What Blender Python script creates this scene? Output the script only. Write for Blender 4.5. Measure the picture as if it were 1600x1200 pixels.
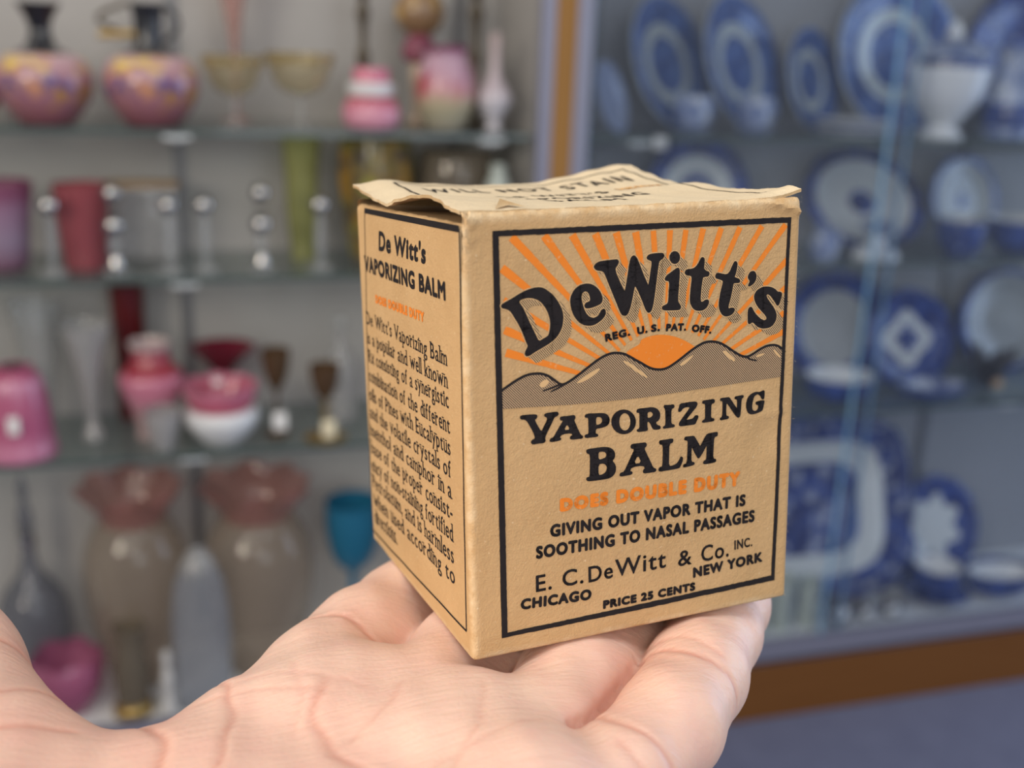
import bpy, bmesh, math, random
import numpy as np
from mathutils import Vector, Matrix
from mathutils.geometry import tessellate_polygon

random.seed(7)
for _o in list(bpy.data.objects):
    bpy.data.objects.remove(_o, do_unlink=True)
SC = bpy.context.scene
COL = SC.collection

# ------------------------------------------------------------------ camera
CAM_H = 1.423                      # height of the lens above the carpet (metres)
C2W = np.array([[0.9585661, -0.0498293, 0.2804784],
                [-0.2824258, -0.2949379, 0.9128238],
                [0.0372383, -0.9542163, -0.2967906]])    # camera axes (right, down, forward) in the room
cam_data = bpy.data.cameras.new('camera')
cam_data.sensor_width = 36.0
cam_data.lens = 1700.0 / 1600.0 * 36.0
cam_data.clip_start = 0.01
cam_data.clip_end = 60.0
cam_data.dof.use_dof = True
cam_data.dof.focus_distance = 0.148
cam_data.dof.aperture_fstop = 16.5
cam = bpy.data.objects.new('camera', cam_data)
COL.objects.link(cam)
mw = Matrix.Identity(4)
for r in range(3):
    mw[r][0], mw[r][1], mw[r][2] = C2W[r][0], -C2W[r][1], -C2W[r][2]
mw[2][3] = CAM_H
cam.matrix_world = mw
SC.camera = cam

# ------------------------------------------------------------------ light
SC.view_settings.view_transform = 'Standard'
SC.view_settings.look = 'None'
SC.view_settings.gamma = 1.0
SC.view_settings.use_curve_mapping = False
SC.view_settings.exposure = 0.09

world = bpy.data.worlds.new('world')
SC.world = world
world.use_nodes = True
_bg = world.node_tree.nodes['Background']
_bg.inputs[0].default_value = (0.93, 0.96, 1.0, 1)
_bg.inputs[1].default_value = 0.30


def area(name, loc, target, sx, sy, power, color):
    d = bpy.data.lights.new(name, 'AREA')
    d.shape = 'RECTANGLE'
    d.size, d.size_y, d.energy, d.color = sx, sy, power, color
    o = bpy.data.objects.new(name, d)
    COL.objects.link(o)
    o.location = loc
    o.rotation_euler = (Vector(target) - Vector(loc)).to_track_quat('-Z', 'Y').to_euler()
    return o


area('side_lamp', (-1.75, -0.30, 1.85), (0.0, 0.12, 1.36), 0.9, 0.8, 28, (1.0, 0.90, 0.76))
area('ceiling_lamp', (-0.35, 0.0, 2.55), (0.0, 0.12, 1.36), 0.9, 0.6, 5.0, (1.0, 0.95, 0.86))
area('ceiling_lamp', (-0.30, -1.15, 2.15), (0.0, 0.12, 1.36), 1.0, 0.6, 7.5, (1.0, 0.94, 0.86))
area('ceiling_lamp', (-1.2, -0.2, 2.65), (-0.6, 1.9, 1.0), 1.2, 0.6, 7, (1.0, 0.93, 0.84))
area('ceiling_lamp', (1.0, -0.2, 2.65), (1.2, 1.9, 1.0), 1.2, 0.6, 9, (0.92, 0.95, 1.0))
area('shop_window', (3.15, 1.25, 1.45), (0.0, 0.3, 1.3), 1.1, 1.9, 27, (0.58, 0.73, 1.0))
area('shop_window', (1.0, -2.3, 1.6), (0.3, 0.6, 1.2), 1.7, 1.5, 16, (0.84, 0.90, 1.0))
area('case_lamp', (-0.3, 1.97, 1.93), (-0.3, 2.0, 0.0), 1.3, 0.06, 1.9, (1.0, 0.95, 0.88))

# ------------------------------------------------------------------ object helpers


def tag(o, label=None, cat=None, group=None, kind=None):
    if label: o['label'] = label
    if cat: o['category'] = cat
    if group: o['group'] = group
    if kind: o['kind'] = kind
    return o


def empty(name, loc=(0, 0, 0), rotz=0.0):
    o = bpy.data.objects.new(name, None)
    o.empty_display_size = 0.02
    o.location = loc
    o.rotation_euler = (0, 0, rotz)
    COL.objects.link(o)
    return o


def mesh_obj(name, verts, faces, mats, parent=None, loc=None, smooth=True, midx=None):
    me = bpy.data.meshes.new(name)
    me.from_pydata([tuple(v) for v in verts], [], [tuple(f) for f in faces])
    if not isinstance(mats, (list, tuple)): mats = [mats]
    for m in mats: me.materials.append(m)
    if midx is not None: me.polygons.foreach_set('material_index', midx)
    me.polygons.foreach_set('use_smooth', [smooth] * len(me.polygons))
    me.update()
    o = bpy.data.objects.new(name, me)
    COL.objects.link(o)
    if parent is not None: o.parent = parent
    if loc is not None: o.location = loc
    return o


class MB:
    """collects simple shapes into one mesh"""
    def __init__(s): s.v, s.f, s.m = [], [], []

    def add(s, v, f, m=0):
        b = len(s.v)
        s.v += [tuple(q) for q in v]
        s.f += [tuple(i + b for i in q) for q in f]
        s.m += [m] * len(f)
        return s

    def box(s, x0, x1, y0, y1, z0, z1, m=0, bev=0.0):
        if bev > 0:
            bm = bmesh.new()
            bmesh.ops.create_cube(bm, size=1.0)
            for q in bm.verts:
                q.co = Vector(((x0 + x1) / 2 + q.co.x * (x1 - x0), (y0 + y1) / 2 + q.co.y * (y1 - y0), (z0 + z1) / 2 + q.co.z * (z1 - z0)))
            bmesh.ops.bevel(bm, geom=list(bm.edges), offset=bev, segments=2, profile=0.5, affect='EDGES')
            bm.verts.index_update()
            s.add([q.co.copy() for q in bm.verts], [[q.index for q in f.verts] for f in bm.faces], m)
            bm.free()
            return s
        v = [(x, y, z) for x in (x0, x1) for y in (y0, y1) for z in (z0, z1)]
        return s.add(v, [(0, 1, 3, 2), (4, 6, 7, 5), (0, 4, 5, 1), (2, 3, 7, 6), (0, 2, 6, 4), (1, 5, 7, 3)], m)

    def lathe(s, prof, n=40, m=0, wob=0.0, lobes=6, cx=0.0, cy=0.0, sq=1.0):
        """prof: (radius, height) pairs; wob ruffles the rim"""
        v, f = [], []
        k = len(prof)
        hmin = min(h for _, h in prof); hmax = max(max(h for _, h in prof), hmin + 1e-6)
        for i, (r, h) in enumerate(prof):
            q = wob * ((h - hmin) / (hmax - hmin)) ** 3
            for j in range(n):
                a = 2 * math.pi * j / n
                rr = r * (1 + q * math.sin(lobes * a))
                v.append((cx + rr * math.cos(a), cy + rr * math.sin(a) * sq, h + r * q * 0.6 * math.cos(lobes * a)))
        for i in range(k - 1):
            for j in range(n):
                a, b = i * n + j, i * n + (j + 1) % n
                f.append((a, b, b + n, a + n))
        s.add(v, f, m)
        if prof[0][0] > 1e-6: s.f.append(tuple(len(s.v) - len(v) + j for j in reversed(range(n)))); s.m.append(m)
        return s

    def tube(s, pts, rad, n=10, m=0, cap=True):
        pts = [Vector(p) for p in pts]
        v, f = [], []
        k = len(pts)
        for i, p in enumerate(pts):
            t = (pts[min(i + 1, k - 1)] - pts[max(i - 1, 0)]).normalized()
            up = Vector((0, 0, 1)) if abs(t.z) < 0.9 else Vector((0, 1, 0))
            a = t.cross(up).normalized(); b = t.cross(a).normalized()
            r = rad[i] if isinstance(rad, (list, tuple)) else rad
            for j in range(n):
                q = 2 * math.pi * j / n
                v.append(p + a * (r * math.cos(q)) + b * (r * math.sin(q)))
        for i in range(k - 1):
            for j in range(n):
                f.append((i * n + j, i * n + (j + 1) % n, (i + 1) * n + (j + 1) % n, (i + 1) * n + j))
        if cap:
            f.append(tuple(range(n))); f.append(tuple((k - 1) * n + j for j in range(n)))
        return s.add(v, f, m)

    def ball(s, c, r, m=0, n=16, sq=(1, 1, 1)):
        pr = [(r * math.sin(math.pi * i / 10) + 1e-7, -r * math.cos(math.pi * i / 10)) for i in range(11)]
        b = len(s.v)
        s.lathe(pr, n, m)
        for i in range(b, len(s.v)):
            x, y, z = s.v[i]
            s.v[i] = (c[0] + x * sq[0], c[1] + y * sq[1], c[2] + z * sq[2])
        return s

    def build(s, name, mats, parent=None, loc=None, smooth=True, fix=True):
        o = mesh_obj(name, s.v, s.f, mats, parent, loc, smooth, s.m)
        if fix:
            bm = bmesh.new(); bm.from_mesh(o.data)
            bmesh.ops.recalc_face_normals(bm, faces=bm.faces[:])
            bm.to_mesh(o.data); bm.free()
        if smooth:
            try: o.data.set_sharp_from_angle(angle=math.radians(40))
            except Exception: pass
        return o


def copy_tree(o, parent=None):
    c = o.copy()
    COL.objects.link(c)
    c.parent = parent
    for ch in list(o.children): copy_tree(ch, c)
    return c


# ------------------------------------------------------------------ materials


class NT:
    def __init__(s, name):
        s.mat = bpy.data.materials.new(name)
        s.mat.use_nodes = True
        s.t = s.mat.node_tree
        s.t.nodes.clear()
        s.out = s.n('ShaderNodeOutputMaterial')

    def n(s, typ, **kw):
        q = s.t.nodes.new(typ)
        for k, v in kw.items(): setattr(q, k, v)
        return q

    def link(s, a, b): s.t.links.new(a, b)

    def val(s, sock, v):
        if hasattr(v, 'is_linked'): s.link(v, sock)
        else: sock.default_value = v

    def math(s, op, a, b=0.0, c=None, clamp=False):
        q = s.n('ShaderNodeMath', operation=op, use_clamp=clamp)
        s.val(q.inputs[0], a); s.val(q.inputs[1], b)
        if c is not None: s.val(q.inputs[2], c)
        return q.outputs[0]

    def mix(s, fac, a, b):
        q = s.n('ShaderNodeMix', data_type='RGBA')
        s.val(q.inputs['Factor'], fac)
        s.val(q.inputs[6], a if hasattr(a, 'is_linked') else (*a, 1)); s.val(q.inputs[7], b if hasattr(b, 'is_linked') else (*b, 1))
        return q.outputs[2]

    def coord(s, which='Object'): return s.n('ShaderNodeTexCoord').outputs[which]

    def noise(s, scale, vec=None, detail=3.0, rough=0.55, out='Fac'):
        q = s.n('ShaderNodeTexNoise')
        q.inputs['Scale'].default_value = scale
        q.inputs['Detail'].default_value = detail
        q.inputs['Roughness'].default_value = rough
        if vec is not None: s.link(vec, q.inputs['Vector'])
        return q.outputs[out]

    def ramp(s, fac, stops, interp='LINEAR'):
        q = s.n('ShaderNodeValToRGB')
        q.color_ramp.interpolation = interp
        e = q.color_ramp.elements
        while len(e) < len(stops): e.new(0.5)
        for i, (p, c) in enumerate(stops):
            e[i].position = p
            e[i].color = (*c, 1) if len(c) == 3 else c
        s.link(fac, q.inputs[0])
        return q.outputs[0]

    def bsdf(s, color, rough=0.5, metal=0.0, bump=None, bstr=0.3, bdist=0.001, **kw):
        q = s.n('ShaderNodeBsdfPrincipled')
        s.val(q.inputs['Base Color'], color if hasattr(color, 'is_linked') else (*color, 1))
        s.val(q.inputs['Roughness'], rough)
        q.inputs['Metallic'].default_value = metal
        for k, v in kw.items(): s.val(q.inputs[k.replace('_', ' ')], v)
        if bump is not None:
            b = s.n('ShaderNodeBump')
            b.inputs['Strength'].default_value = bstr
            b.inputs['Distance'].default_value = bdist
            s.link(bump, b.inputs['Height'])
            s.link(b.outputs[0], q.inputs['Normal'])
        return q.outputs[0]

    def done(s, shader):
        s.link(shader, s.out.inputs[0])
        return s.mat


_mats = {}


def plain(name, color, rough=0.5, metal=0.0, var=0.12, scale=20.0, coat=0.0):
    if name in _mats: return _mats[name]
    t = NT(name)
    f = t.noise(scale, t.coord())
    c = t.mix(f, tuple(max(0, q * (1 - var)) for q in color), tuple(min(1, q * (1 + var)) for q in color))
    _mats[name] = t.done(t.bsdf(c, rough, metal, Coat_Weight=coat))
    return _mats[name]


def clear(name, tint=(0.92, 0.95, 0.95), body=(0.6, 0.6, 0.58), mixbody=0.12, rough=0.04, ior=1.5):
    """thin glass: fresnel reflection over a tinted see-through layer, with a little solid colour in it"""
    if name in _mats: return _mats[name]
    t = NT(name)
    tr = t.n('ShaderNodeBsdfTransparent'); tr.inputs[0].default_value = (*tint, 1)
    gl = t.n('ShaderNodeBsdfGlossy'); gl.inputs['Roughness'].default_value = rough
    df = t.n('ShaderNodeBsdfDiffuse')
    t.link(t.mix(t.noise(25.0, t.coord()), tuple(q * 0.8 for q in body), body), df.inputs[0])
    m1 = t.n('ShaderNodeMixShader'); m1.inputs[0].default_value = mixbody
    t.link(tr.outputs[0], m1.inputs[1]); t.link(df.outputs[0], m1.inputs[2])
    geo = t.n('ShaderNodeNewGeometry')
    dt = t.n('ShaderNodeVectorMath', operation='DOT_PRODUCT')
    t.link(geo.outputs['Normal'], dt.inputs[0]); t.link(geo.outputs['Incoming'], dt.inputs[1])
    f0 = ((ior - 1) / (ior + 1)) ** 2
    fr = t.math('ADD', f0, t.math('MULTIPLY', 1 - f0, t.math('POWER', t.math('SUBTRACT', 1.0, t.math('ABSOLUTE', dt.outputs['Value'])), 5.0)), clamp=True)
    m2 = t.n('ShaderNodeMixShader')
    t.link(fr, m2.inputs[0]); t.link(m1.outputs[0], m2.inputs[1]); t.link(gl.outputs[0], m2.inputs[2])
    _mats[name] = t.done(m2.outputs[0])
    return _mats[name]


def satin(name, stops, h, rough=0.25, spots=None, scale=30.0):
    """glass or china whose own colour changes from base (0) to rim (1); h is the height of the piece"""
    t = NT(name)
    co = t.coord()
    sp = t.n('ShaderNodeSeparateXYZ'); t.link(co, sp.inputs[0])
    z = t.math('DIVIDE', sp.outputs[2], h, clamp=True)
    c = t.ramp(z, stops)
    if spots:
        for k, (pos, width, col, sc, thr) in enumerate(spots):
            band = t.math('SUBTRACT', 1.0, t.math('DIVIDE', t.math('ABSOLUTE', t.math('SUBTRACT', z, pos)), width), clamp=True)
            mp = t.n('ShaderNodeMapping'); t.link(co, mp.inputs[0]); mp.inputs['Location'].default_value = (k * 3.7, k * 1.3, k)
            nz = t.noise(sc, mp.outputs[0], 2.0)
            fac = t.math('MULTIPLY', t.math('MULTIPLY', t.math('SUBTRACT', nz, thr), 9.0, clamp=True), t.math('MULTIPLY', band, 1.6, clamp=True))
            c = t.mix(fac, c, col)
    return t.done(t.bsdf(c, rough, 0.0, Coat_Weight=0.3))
NAME_GLYPHS=[[[508,4738,566,4766,663,4809,760,4860,857,4897,955,4919,1024,4921,1080,4907,1136,4871,1205,4814,1261,4745,1303,4677,1334,4609,1347,4530,1341,4451,1321,4374,1285,4311,1241,4262,1184,4221,1112,4182,1027,4144,942,4105,871,4066,831,4066,818,4091,830,4129,866,4191,846,4226,806,4340,752,4462,685,4571,646,4638,612,4673,565,4693,517,4706],[738,4765,773,4795,828,4807,897,4807,967,4793,1036,4756,1091,4693,1132,4625,1160,4558,1177,4478,1175,4400,1157,4323,1135,4285,1071,4258,1007,4224,959,4327,905,4436,851,4557,798,4677,758,4732]],[[1939,4579,1956,4546,1951,4504,1921,4464,1875,4431,1817,4399,1759,4383,1701,4386,1644,4401,1587,4434,1542,4480,1502,4540,1474,4615,1461,4688,1464,4760,1487,4815,1521,4859,1567,4892,1624,4914,1692,4921,1749,4910,1806,4880,1852,4841,1887,4791,1908,4738,1910,4696,1898,4663,1841,4636,1760,4616,1702,4610,1670,4620,1660,4647,1677,4674,1726,4684,1746,4708,1743,4750,1726,4798,1697,4829,1663,4837,1629,4820,1609,4791,1606,4750,1617,4687,1634,4623,1662,4559,1696,4509,1736,4480,1782,4467,1829,4477,1863,4501,1881,4531,1898,4561]],[[1796,5133,1824,5168,1876,5193,1956,5198,2049,5203,2130,5205,2147,5184,2139,5148,2113,5118,2095,5099,2107,5036,2142,4961,2178,4885,2219,4809,2243,4774,2260,4848,2277,4941,2294,5034,2311,5137,2328,5209,2363,5243,2399,5225,2435,5161,2471,5075,2507,4989,2550,4902,2587,4820,2604,4887,2618,4971,2632,5064,2643,5127,2637,5164,2601,5177,2567,5194,2571,5220,2612,5244,2707,5249,2791,5249,2818,5226,2810,5195,2780,5176,2751,5157,2739,5131,2722,5038,2705,4912,2689,4797,2672,4670,2655,4576,2632,4503,2602,4482,2572,4497,2541,4553,2511,4629,2474,4706,2438,4783,2390,4865,2372,4819,2355,4736,2338,4653,2315,4570,2291,4509,2262,4474,2238,4473,2203,4484,2173,4529,2132,4627,2084,4735,2038,4843,1997,4939,1956,5035,1928,5073,1887,5083,1830,5095]],[[3056,5177,3053,5154,3043,5133,3027,5117,3007,5108,2985,5105,2962,5111,2941,5123,2925,5141,2914,5162,2910,5186,2914,5209,2924,5230,2940,5246,2960,5255,2982,5258,3005,5253,3025,5241,3042,5223,3052,5201]],[[2838,4914,2868,4949,2928,4982,2988,5020,3037,5041,3053,5016,3055,4942,3046,4857,3039,4750,3031,4644,3035,4584,3064,4550,3080,4521,3071,4490,3034,4484,2948,4489,2875,4494,2820,4501,2799,4524,2813,4548,2862,4560,2892,4584,2899,4643,2905,4739,2912,4823,2906,4877,2875,4888,2847,4894]],[[3398,5157,3429,5147,3434,5110,3429,5046,3426,5003,3464,4968,3509,4955,3516,4927,3497,4901,3447,4903,3416,4896,3405,4843,3394,4768,3387,4682,3382,4607,3393,4552,3431,4554,3474,4580,3512,4575,3519,4542,3495,4489,3445,4455,3383,4446,3320,4459,3269,4496,3237,4553,3229,4618,3237,4715,3244,4800,3255,4875,3248,4923,3211,4937,3167,4943,3142,4968,3154,4999,3191,5010,3246,5009,3295,5022,3338,5062,3368,5114]],[[3916,5071,3948,5062,3956,5029,3945,4959,3928,4894,3910,4857,3942,4844,3988,4825,4008,4802,3989,4781,3944,4784,3900,4782,3889,4722,3872,4625,3849,4539,3826,4463,3834,4424,3872,4438,3917,4434,3937,4411,3912,4368,3855,4340,3791,4336,3739,4366,3706,4418,3688,4474,3690,4551,3704,4637,3723,4723,3746,4798,3739,4833,3688,4851,3624,4871,3620,4904,3641,4930,3711,4914,3775,4899,3819,4907,3850,4943,3880,5006]],[[4142,4836,4150,4880,4179,4911,4217,4919,4250,4901,4269,4861,4266,4817,4249,4774,4204,4739,4147,4717,4158,4753,4177,4785,4163,4808]],[[4389,4687,4468,4687,4548,4665,4603,4633,4637,4597,4671,4600,4705,4581,4700,4542,4682,4487,4665,4432,4638,4417,4617,4447,4582,4495,4540,4548,4499,4585,4465,4595,4440,4572,4461,4526,4510,4466,4559,4407,4601,4347,4624,4289,4620,4221,4589,4168,4544,4132,4478,4115,4411,4117,4344,4137,4290,4176,4249,4218,4217,4215,4191,4195,4168,4208,4163,4259,4160,4326,4162,4393,4183,4425,4216,4417,4237,4376,4271,4328,4319,4280,4374,4236,4427,4215,4467,4228,4472,4262,4437,4310,4382,4364,4320,4425,4272,4496,4254,4564,4267,4618,4312,4659]]]
SLAB_GLYPHS=[[[733,3269,746,3291,848,3288,956,3282,972,3253,955,3227,929,3215,966,3138,1026,3033,1062,3102,1115,3193,1109,3228,1074,3241,1075,3277,1168,3282,1258,3282,1274,3254,1258,3227,1212,3218,1179,3149,1126,3058,1080,2972,1075,2942,1083,2910,1059,2888,982,2892,905,2887,879,2911,886,2941,938,2959,932,3008,883,3112,833,3203,796,3237,745,3240]],[[1293,3197,1323,3211,1414,3204,1493,3210,1516,3185,1506,3153,1492,3142,1518,3084,1557,2992,1590,2926,1623,2910,1617,2879,1557,2881,1464,2883,1435,2899,1445,2930,1478,2934,1462,2973,1320,2975,1281,2928,1307,2918,1300,2895,1228,2888,1156,2888,1144,2908,1157,2931,1196,2939,1242,3007,1295,3086,1348,3159,1303,3161],[1394,3108,1344,3016,1445,3018]],[[1651,3185,1691,3205,1798,3196,1905,3189,1972,3166,2006,3125,2016,3074,1999,3025,1952,3000,1878,2990,1811,2989,1804,2918,1844,2907,1844,2876,1757,2878,1663,2880,1650,2904,1663,2923,1710,2924,1710,3011,1708,3085,1704,3154,1658,3159],[1811,3148,1811,3036,1851,3033,1891,3045,1912,3080,1905,3124,1871,3147]],[[2408,3010,2404,2973,2391,2939,2369,2910,2341,2887,2306,2871,2268,2864,2227,2864,2187,2874,2149,2891,2115,2915,2086,2945,2065,2979,2051,3016,2047,3054,2051,3090,2064,3124,2086,3152,2114,3175,2148,3191,2186,3199,2226,3199,2266,3190,2305,3173,2339,3149,2368,3119,2390,3085,2404,3048],[2334,3019,2331,2987,2322,2957,2308,2933,2290,2915,2268,2905,2245,2904,2222,2911,2200,2926,2182,2949,2168,2976,2159,3008,2156,3040,2159,3073,2167,3102,2181,3126,2200,3144,2221,3154,2244,3155,2267,3148,2289,3133,2307,3111,2322,3084,2331,3052]],[[2423,3161,2445,3186,2570,3182,2654,3184,2724,3160,2773,3110,2785,3052,2768,2996,2712,2967,2738,2924,2790,2904,2791,2866,2713,2865,2668,2887,2642,2948,2616,2989,2583,2996,2584,2917,2594,2890,2587,2866,2503,2867,2437,2869,2427,2898,2472,2908,2471,3019,2473,3130,2429,3138],[2584,3119,2585,3041,2627,3036,2669,3059,2680,3089,2654,3124,2619,3131]],[[2843,3178,2853,3190,2921,3180,2991,3184,3006,3162,2999,3138,2957,3127,2956,3012,2960,2909,3010,2897,3014,2867,2925,2865,2840,2864,2833,2887,2875,2901,2873,3022,2867,3144,2848,3152]],[[3098,3181,3162,3183,3277,3187,3349,3182,3372,3154,3358,3113,3294,3050,3231,2986,3189,2940,3253,2939,3311,2951,3339,2987,3383,2985,3386,2949,3356,2901,3342,2866,3269,2866,3168,2865,3104,2866,3082,2888,3096,2925,3152,2989,3215,3059,3264,3118,3192,3128,3142,3116,3114,3077,3079,3068,3071,3095,3085,3138]],[[3448,3167,3465,3185,3553,3185,3633,3189,3648,3164,3639,3133,3591,3128,3589,3016,3589,2922,3645,2908,3646,2876,3553,2874,3458,2873,3450,2896,3501,2916,3501,3026,3498,3140,3459,3144]],[[3736,3174,3758,3188,3839,3184,3884,3187,3922,3134,3985,3048,4024,2998,4024,3122,4011,3143,3978,3153,3980,3182,4055,3187,4122,3190,4123,3157,4089,3141,4086,3050,4078,2946,4072,2883,4035,2875,3989,2923,3926,3009,3872,3085,3841,3117,3834,3013,3840,2921,3884,2913,3882,2880,3804,2876,3749,2873,3739,2900,3780,2915,3784,3032,3781,3149,3744,3151]],[[4469,3224,4476,3164,4469,3092,4436,3096,4411,3145,4379,3175,4334,3177,4297,3144,4277,3081,4268,3016,4277,2956,4312,2932,4358,2940,4380,2970,4382,3016,4339,3032,4330,3062,4376,3072,4452,3074,4480,3065,4472,3032,4463,2981,4450,2929,4382,2910,4321,2898,4261,2898,4214,2919,4186,2966,4173,3027,4178,3092,4206,3154,4258,3194,4332,3212,4386,3200,4424,3209]],[[1673,2691,1683,2717,1810,2717,1918,2718,2013,2701,2075,2658,2098,2604,2093,2547,2054,2508,2096,2464,2114,2404,2103,2335,2055,2285,1973,2268,1836,2271,1701,2273,1671,2301,1681,2327,1728,2328,1731,2482,1732,2646,1689,2661],[1850,2662,1850,2548,1918,2552,1966,2571,1979,2607,1959,2647,1905,2663],[1850,2491,1847,2333,1904,2331,1959,2356,1986,2409,1973,2462,1925,2496]],[[2336,2681,2357,2706,2468,2702,2558,2703,2580,2675,2573,2644,2538,2629,2581,2534,2639,2423,2682,2326,2732,2304,2725,2268,2640,2267,2548,2267,2530,2289,2541,2322,2562,2330,2540,2384,2352,2384,2324,2324,2366,2312,2359,2278,2269,2274,2186,2273,2172,2294,2186,2320,2241,2329,2289,2419,2344,2527,2399,2634,2343,2648],[2448,2551,2379,2419,2512,2417]],[[2775,2682,2789,2702,2885,2700,2985,2703,2995,2676,2983,2647,2932,2636,2928,2475,2926,2312,3005,2315,3063,2339,3098,2387,3119,2430,3151,2413,3149,2367,3121,2305,3100,2269,3035,2265,2906,2263,2784,2260,2770,2288,2784,2319,2833,2325,2838,2487,2836,2639,2786,2648]],[[3172,2677,3183,2701,3258,2699,3324,2699,3354,2654,3399,2583,3429,2527,3465,2588,3507,2661,3543,2702,3624,2705,3705,2708,3710,2668,3696,2648,3652,2643,3644,2486,3641,2327,3693,2314,3691,2274,3590,2268,3494,2268,3486,2295,3500,2317,3537,2321,3539,2447,3539,2552,3483,2454,3440,2394,3404,2359,3366,2417,3320,2501,3290,2558,3285,2441,3288,2329,3342,2312,3340,2282,3252,2272,3165,2267,3162,2293,3172,2309,3222,2315,3227,2461,3231,2617,3223,2651,3180,2656]]]
RIDGE_TOP=[480,3643,554,3687,647,3738,739,3781,832,3815,944,3824,1056,3809,1149,3765,1224,3704,1299,3643,1356,3637,1452,3680,1568,3748,1684,3822,1800,3894,1917,3954,2035,3987,2133,3982,2232,3960,2312,3916,2413,3852,2481,3815,2563,3760,2665,3709,2788,3688,2890,3701,2993,3750,3116,3821,3240,3901,3364,3963,3469,4004,3596,4003,3725,3968,3834,3902,3944,3826,4055,3759,4155,3727,4253,3759,4361,3815,4470,3856,4581,3865,4672,3844,4753,3788,4801,3736]
RIDGE_BOTTOM=[484,3407,1488,3355,2485,3334,3104,3349,3742,3365,4793,3389]
SUN_DISC=[2242,3971,2372,4028,2471,4069,2479,4126,2599,4160,2741,4171,2884,4155,3028,4113,3153,4056,3259,3992,3333,3942,3158,3808,2993,3732,2788,3679,2604,3730,2482,3809,2320,3915]
RAY_OUTER=[665,5574,1106,5567,1495,5556,1819,5555,2117,5556,2401,5546,2662,5549,2911,5544,3152,5536,3418,5540,3698,5534,3994,5528,4350,5528,4736,5526,4784,5042,4801,4673,4801,4322,4786,4042,527,5197,537,4789,546,4420,559,4129]
FRAME_OUT=[410,5663,2466,5648,4821,5627,4769,299,2511,266,414,257]
FRAME_IN=[495,5589,2467,5571,4766,5552,4706,382,2510,348,500,322]
SIDE_FRAME=[543,5674,4968,5701,4776,343,-30,162]
RIDGE_FOLDS=[[1356,3637,1260,3594,1165,3560],[1299,3643,1185,3611,1052,3581],[4155,3727,4233,3685,4334,3660]]
SNOW=[[997,3675,1092,3735,1148,3703,1129,3661,1053,3616],[1519,3638,1683,3736,1878,3815,1859,3763,1722,3679,1586,3631],[2193,3874,2293,3846,2434,3742,2580,3626,2581,3590,2394,3709],[3066,3734,3304,3858,3263,3798,3118,3701],[3750,3844,3814,3857,3992,3699,3927,3687],[4319,3743,4452,3759,4442,3732,4321,3705],[4584,3814,4723,3705,4725,3657,4632,3723]]
SUN_CENTER=[2830,3314]
FRONT_TEXT={"sans":[["REG.",19.56,41.42,23.25,41.94,1.06,1.07],["U.",24.3,41.94,25.84,42.1,1.07,1.08],["S.",26.33,42.11,27.69,42.16,1.04,1.04],["PAT.",28.57,42.04,31.73,41.85,1.04,1.05],["OFF.",32.54,41.65,35.68,41.07,1.05,1.06],["GIVING OUT VAPOR THAT IS",11.35,15.66,42.13,15.43,1.8,1.8],["SOOTHING TO NASAL PASSAGES",9.26,12.93,43.81,12.73,1.81,1.87],["NEW YORK",33.64,5.83,45.44,6.27,1.62,1.61],["CHICAGO",6.91,6.08,17.45,5.61,1.56,1.6],["PRICE 25 CENTS",19.27,3.59,34.06,3.65,1.38,1.33]],"orange":[["DOES DOUBLE DUTY",12.79,19.03,41.05,18.62,1.88,2.21]],"light":[["E. C.",9.19,8.23,16.24,8.28,2.38,2.33],["De",17.02,8.18,20.75,8.26,2.33,2.36],["Witt",21.05,8.3,29.15,8.28,2.54,2.59],["&",31.13,8.03,33.33,8.03,2.32,2.33],["Co.",34.92,8.05,39.54,8.13,2.44,2.46],["INC.",40.49,8.95,43.56,9.03,1.48,1.39]]}
SIDE_TEXT={"bold":[["De Witt's",13.01,51.12,35.97,51.35,3.05,2.84],["VAPORIZING BALM",3.84,47.0,43.91,47.45,2.62,2.5]],"orange":[["DOES DOUBLE DUTY",9.78,42.6,34.7,43.27,1.35,1.48]],"body":[["De Witt's Vaporizing Balm",3.53,38.38,43.57,38.89,2.17,2.33],["is a popular and well known",3.41,35.16,43.53,35.89,2.2,2.36],["Rx consisting of a synergistic",3.63,32.05,43.65,33.24,2.22,2.38],["combination of the different",3.23,28.78,43.82,29.81,2.25,2.41],["oils of Pines with Eucalyptus",2.82,25.47,43.79,26.81,2.28,2.43],["and the volatile crystals of",2.65,22.35,43.7,23.68,2.3,2.46],["menthol and camphor in a",2.49,19.25,43.6,20.74,2.33,2.49],["base of the proper consist-",2.54,16.19,43.7,17.75,2.35,2.52],["ency of non-staining fortified",2.31,13.07,43.67,14.63,2.38,2.55],["Petrolatum, and is harmless",2.26,10.1,43.63,11.49,2.4,2.58],["when used according to",2.3,6.9,43.74,8.46,2.43,2.6],["directions.",2.37,3.8,15.89,4.3,2.45,3.08]]}
# ------------------------------------------------------------------ the carton
BOX_R = Matrix(((0.9941515, -0.1028639, -0.0328907), (0.1053867, 0.9905814, 0.0874198), (0.0235886, -0.0903747, 0.9956284)))
BOX_T = Vector((0.0336964, 0.1223200, -0.0781829 + CAM_H))
BW, BH = 50.0, 58.9                 # width = depth, height, in millimetres
MM = 0.001


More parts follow.
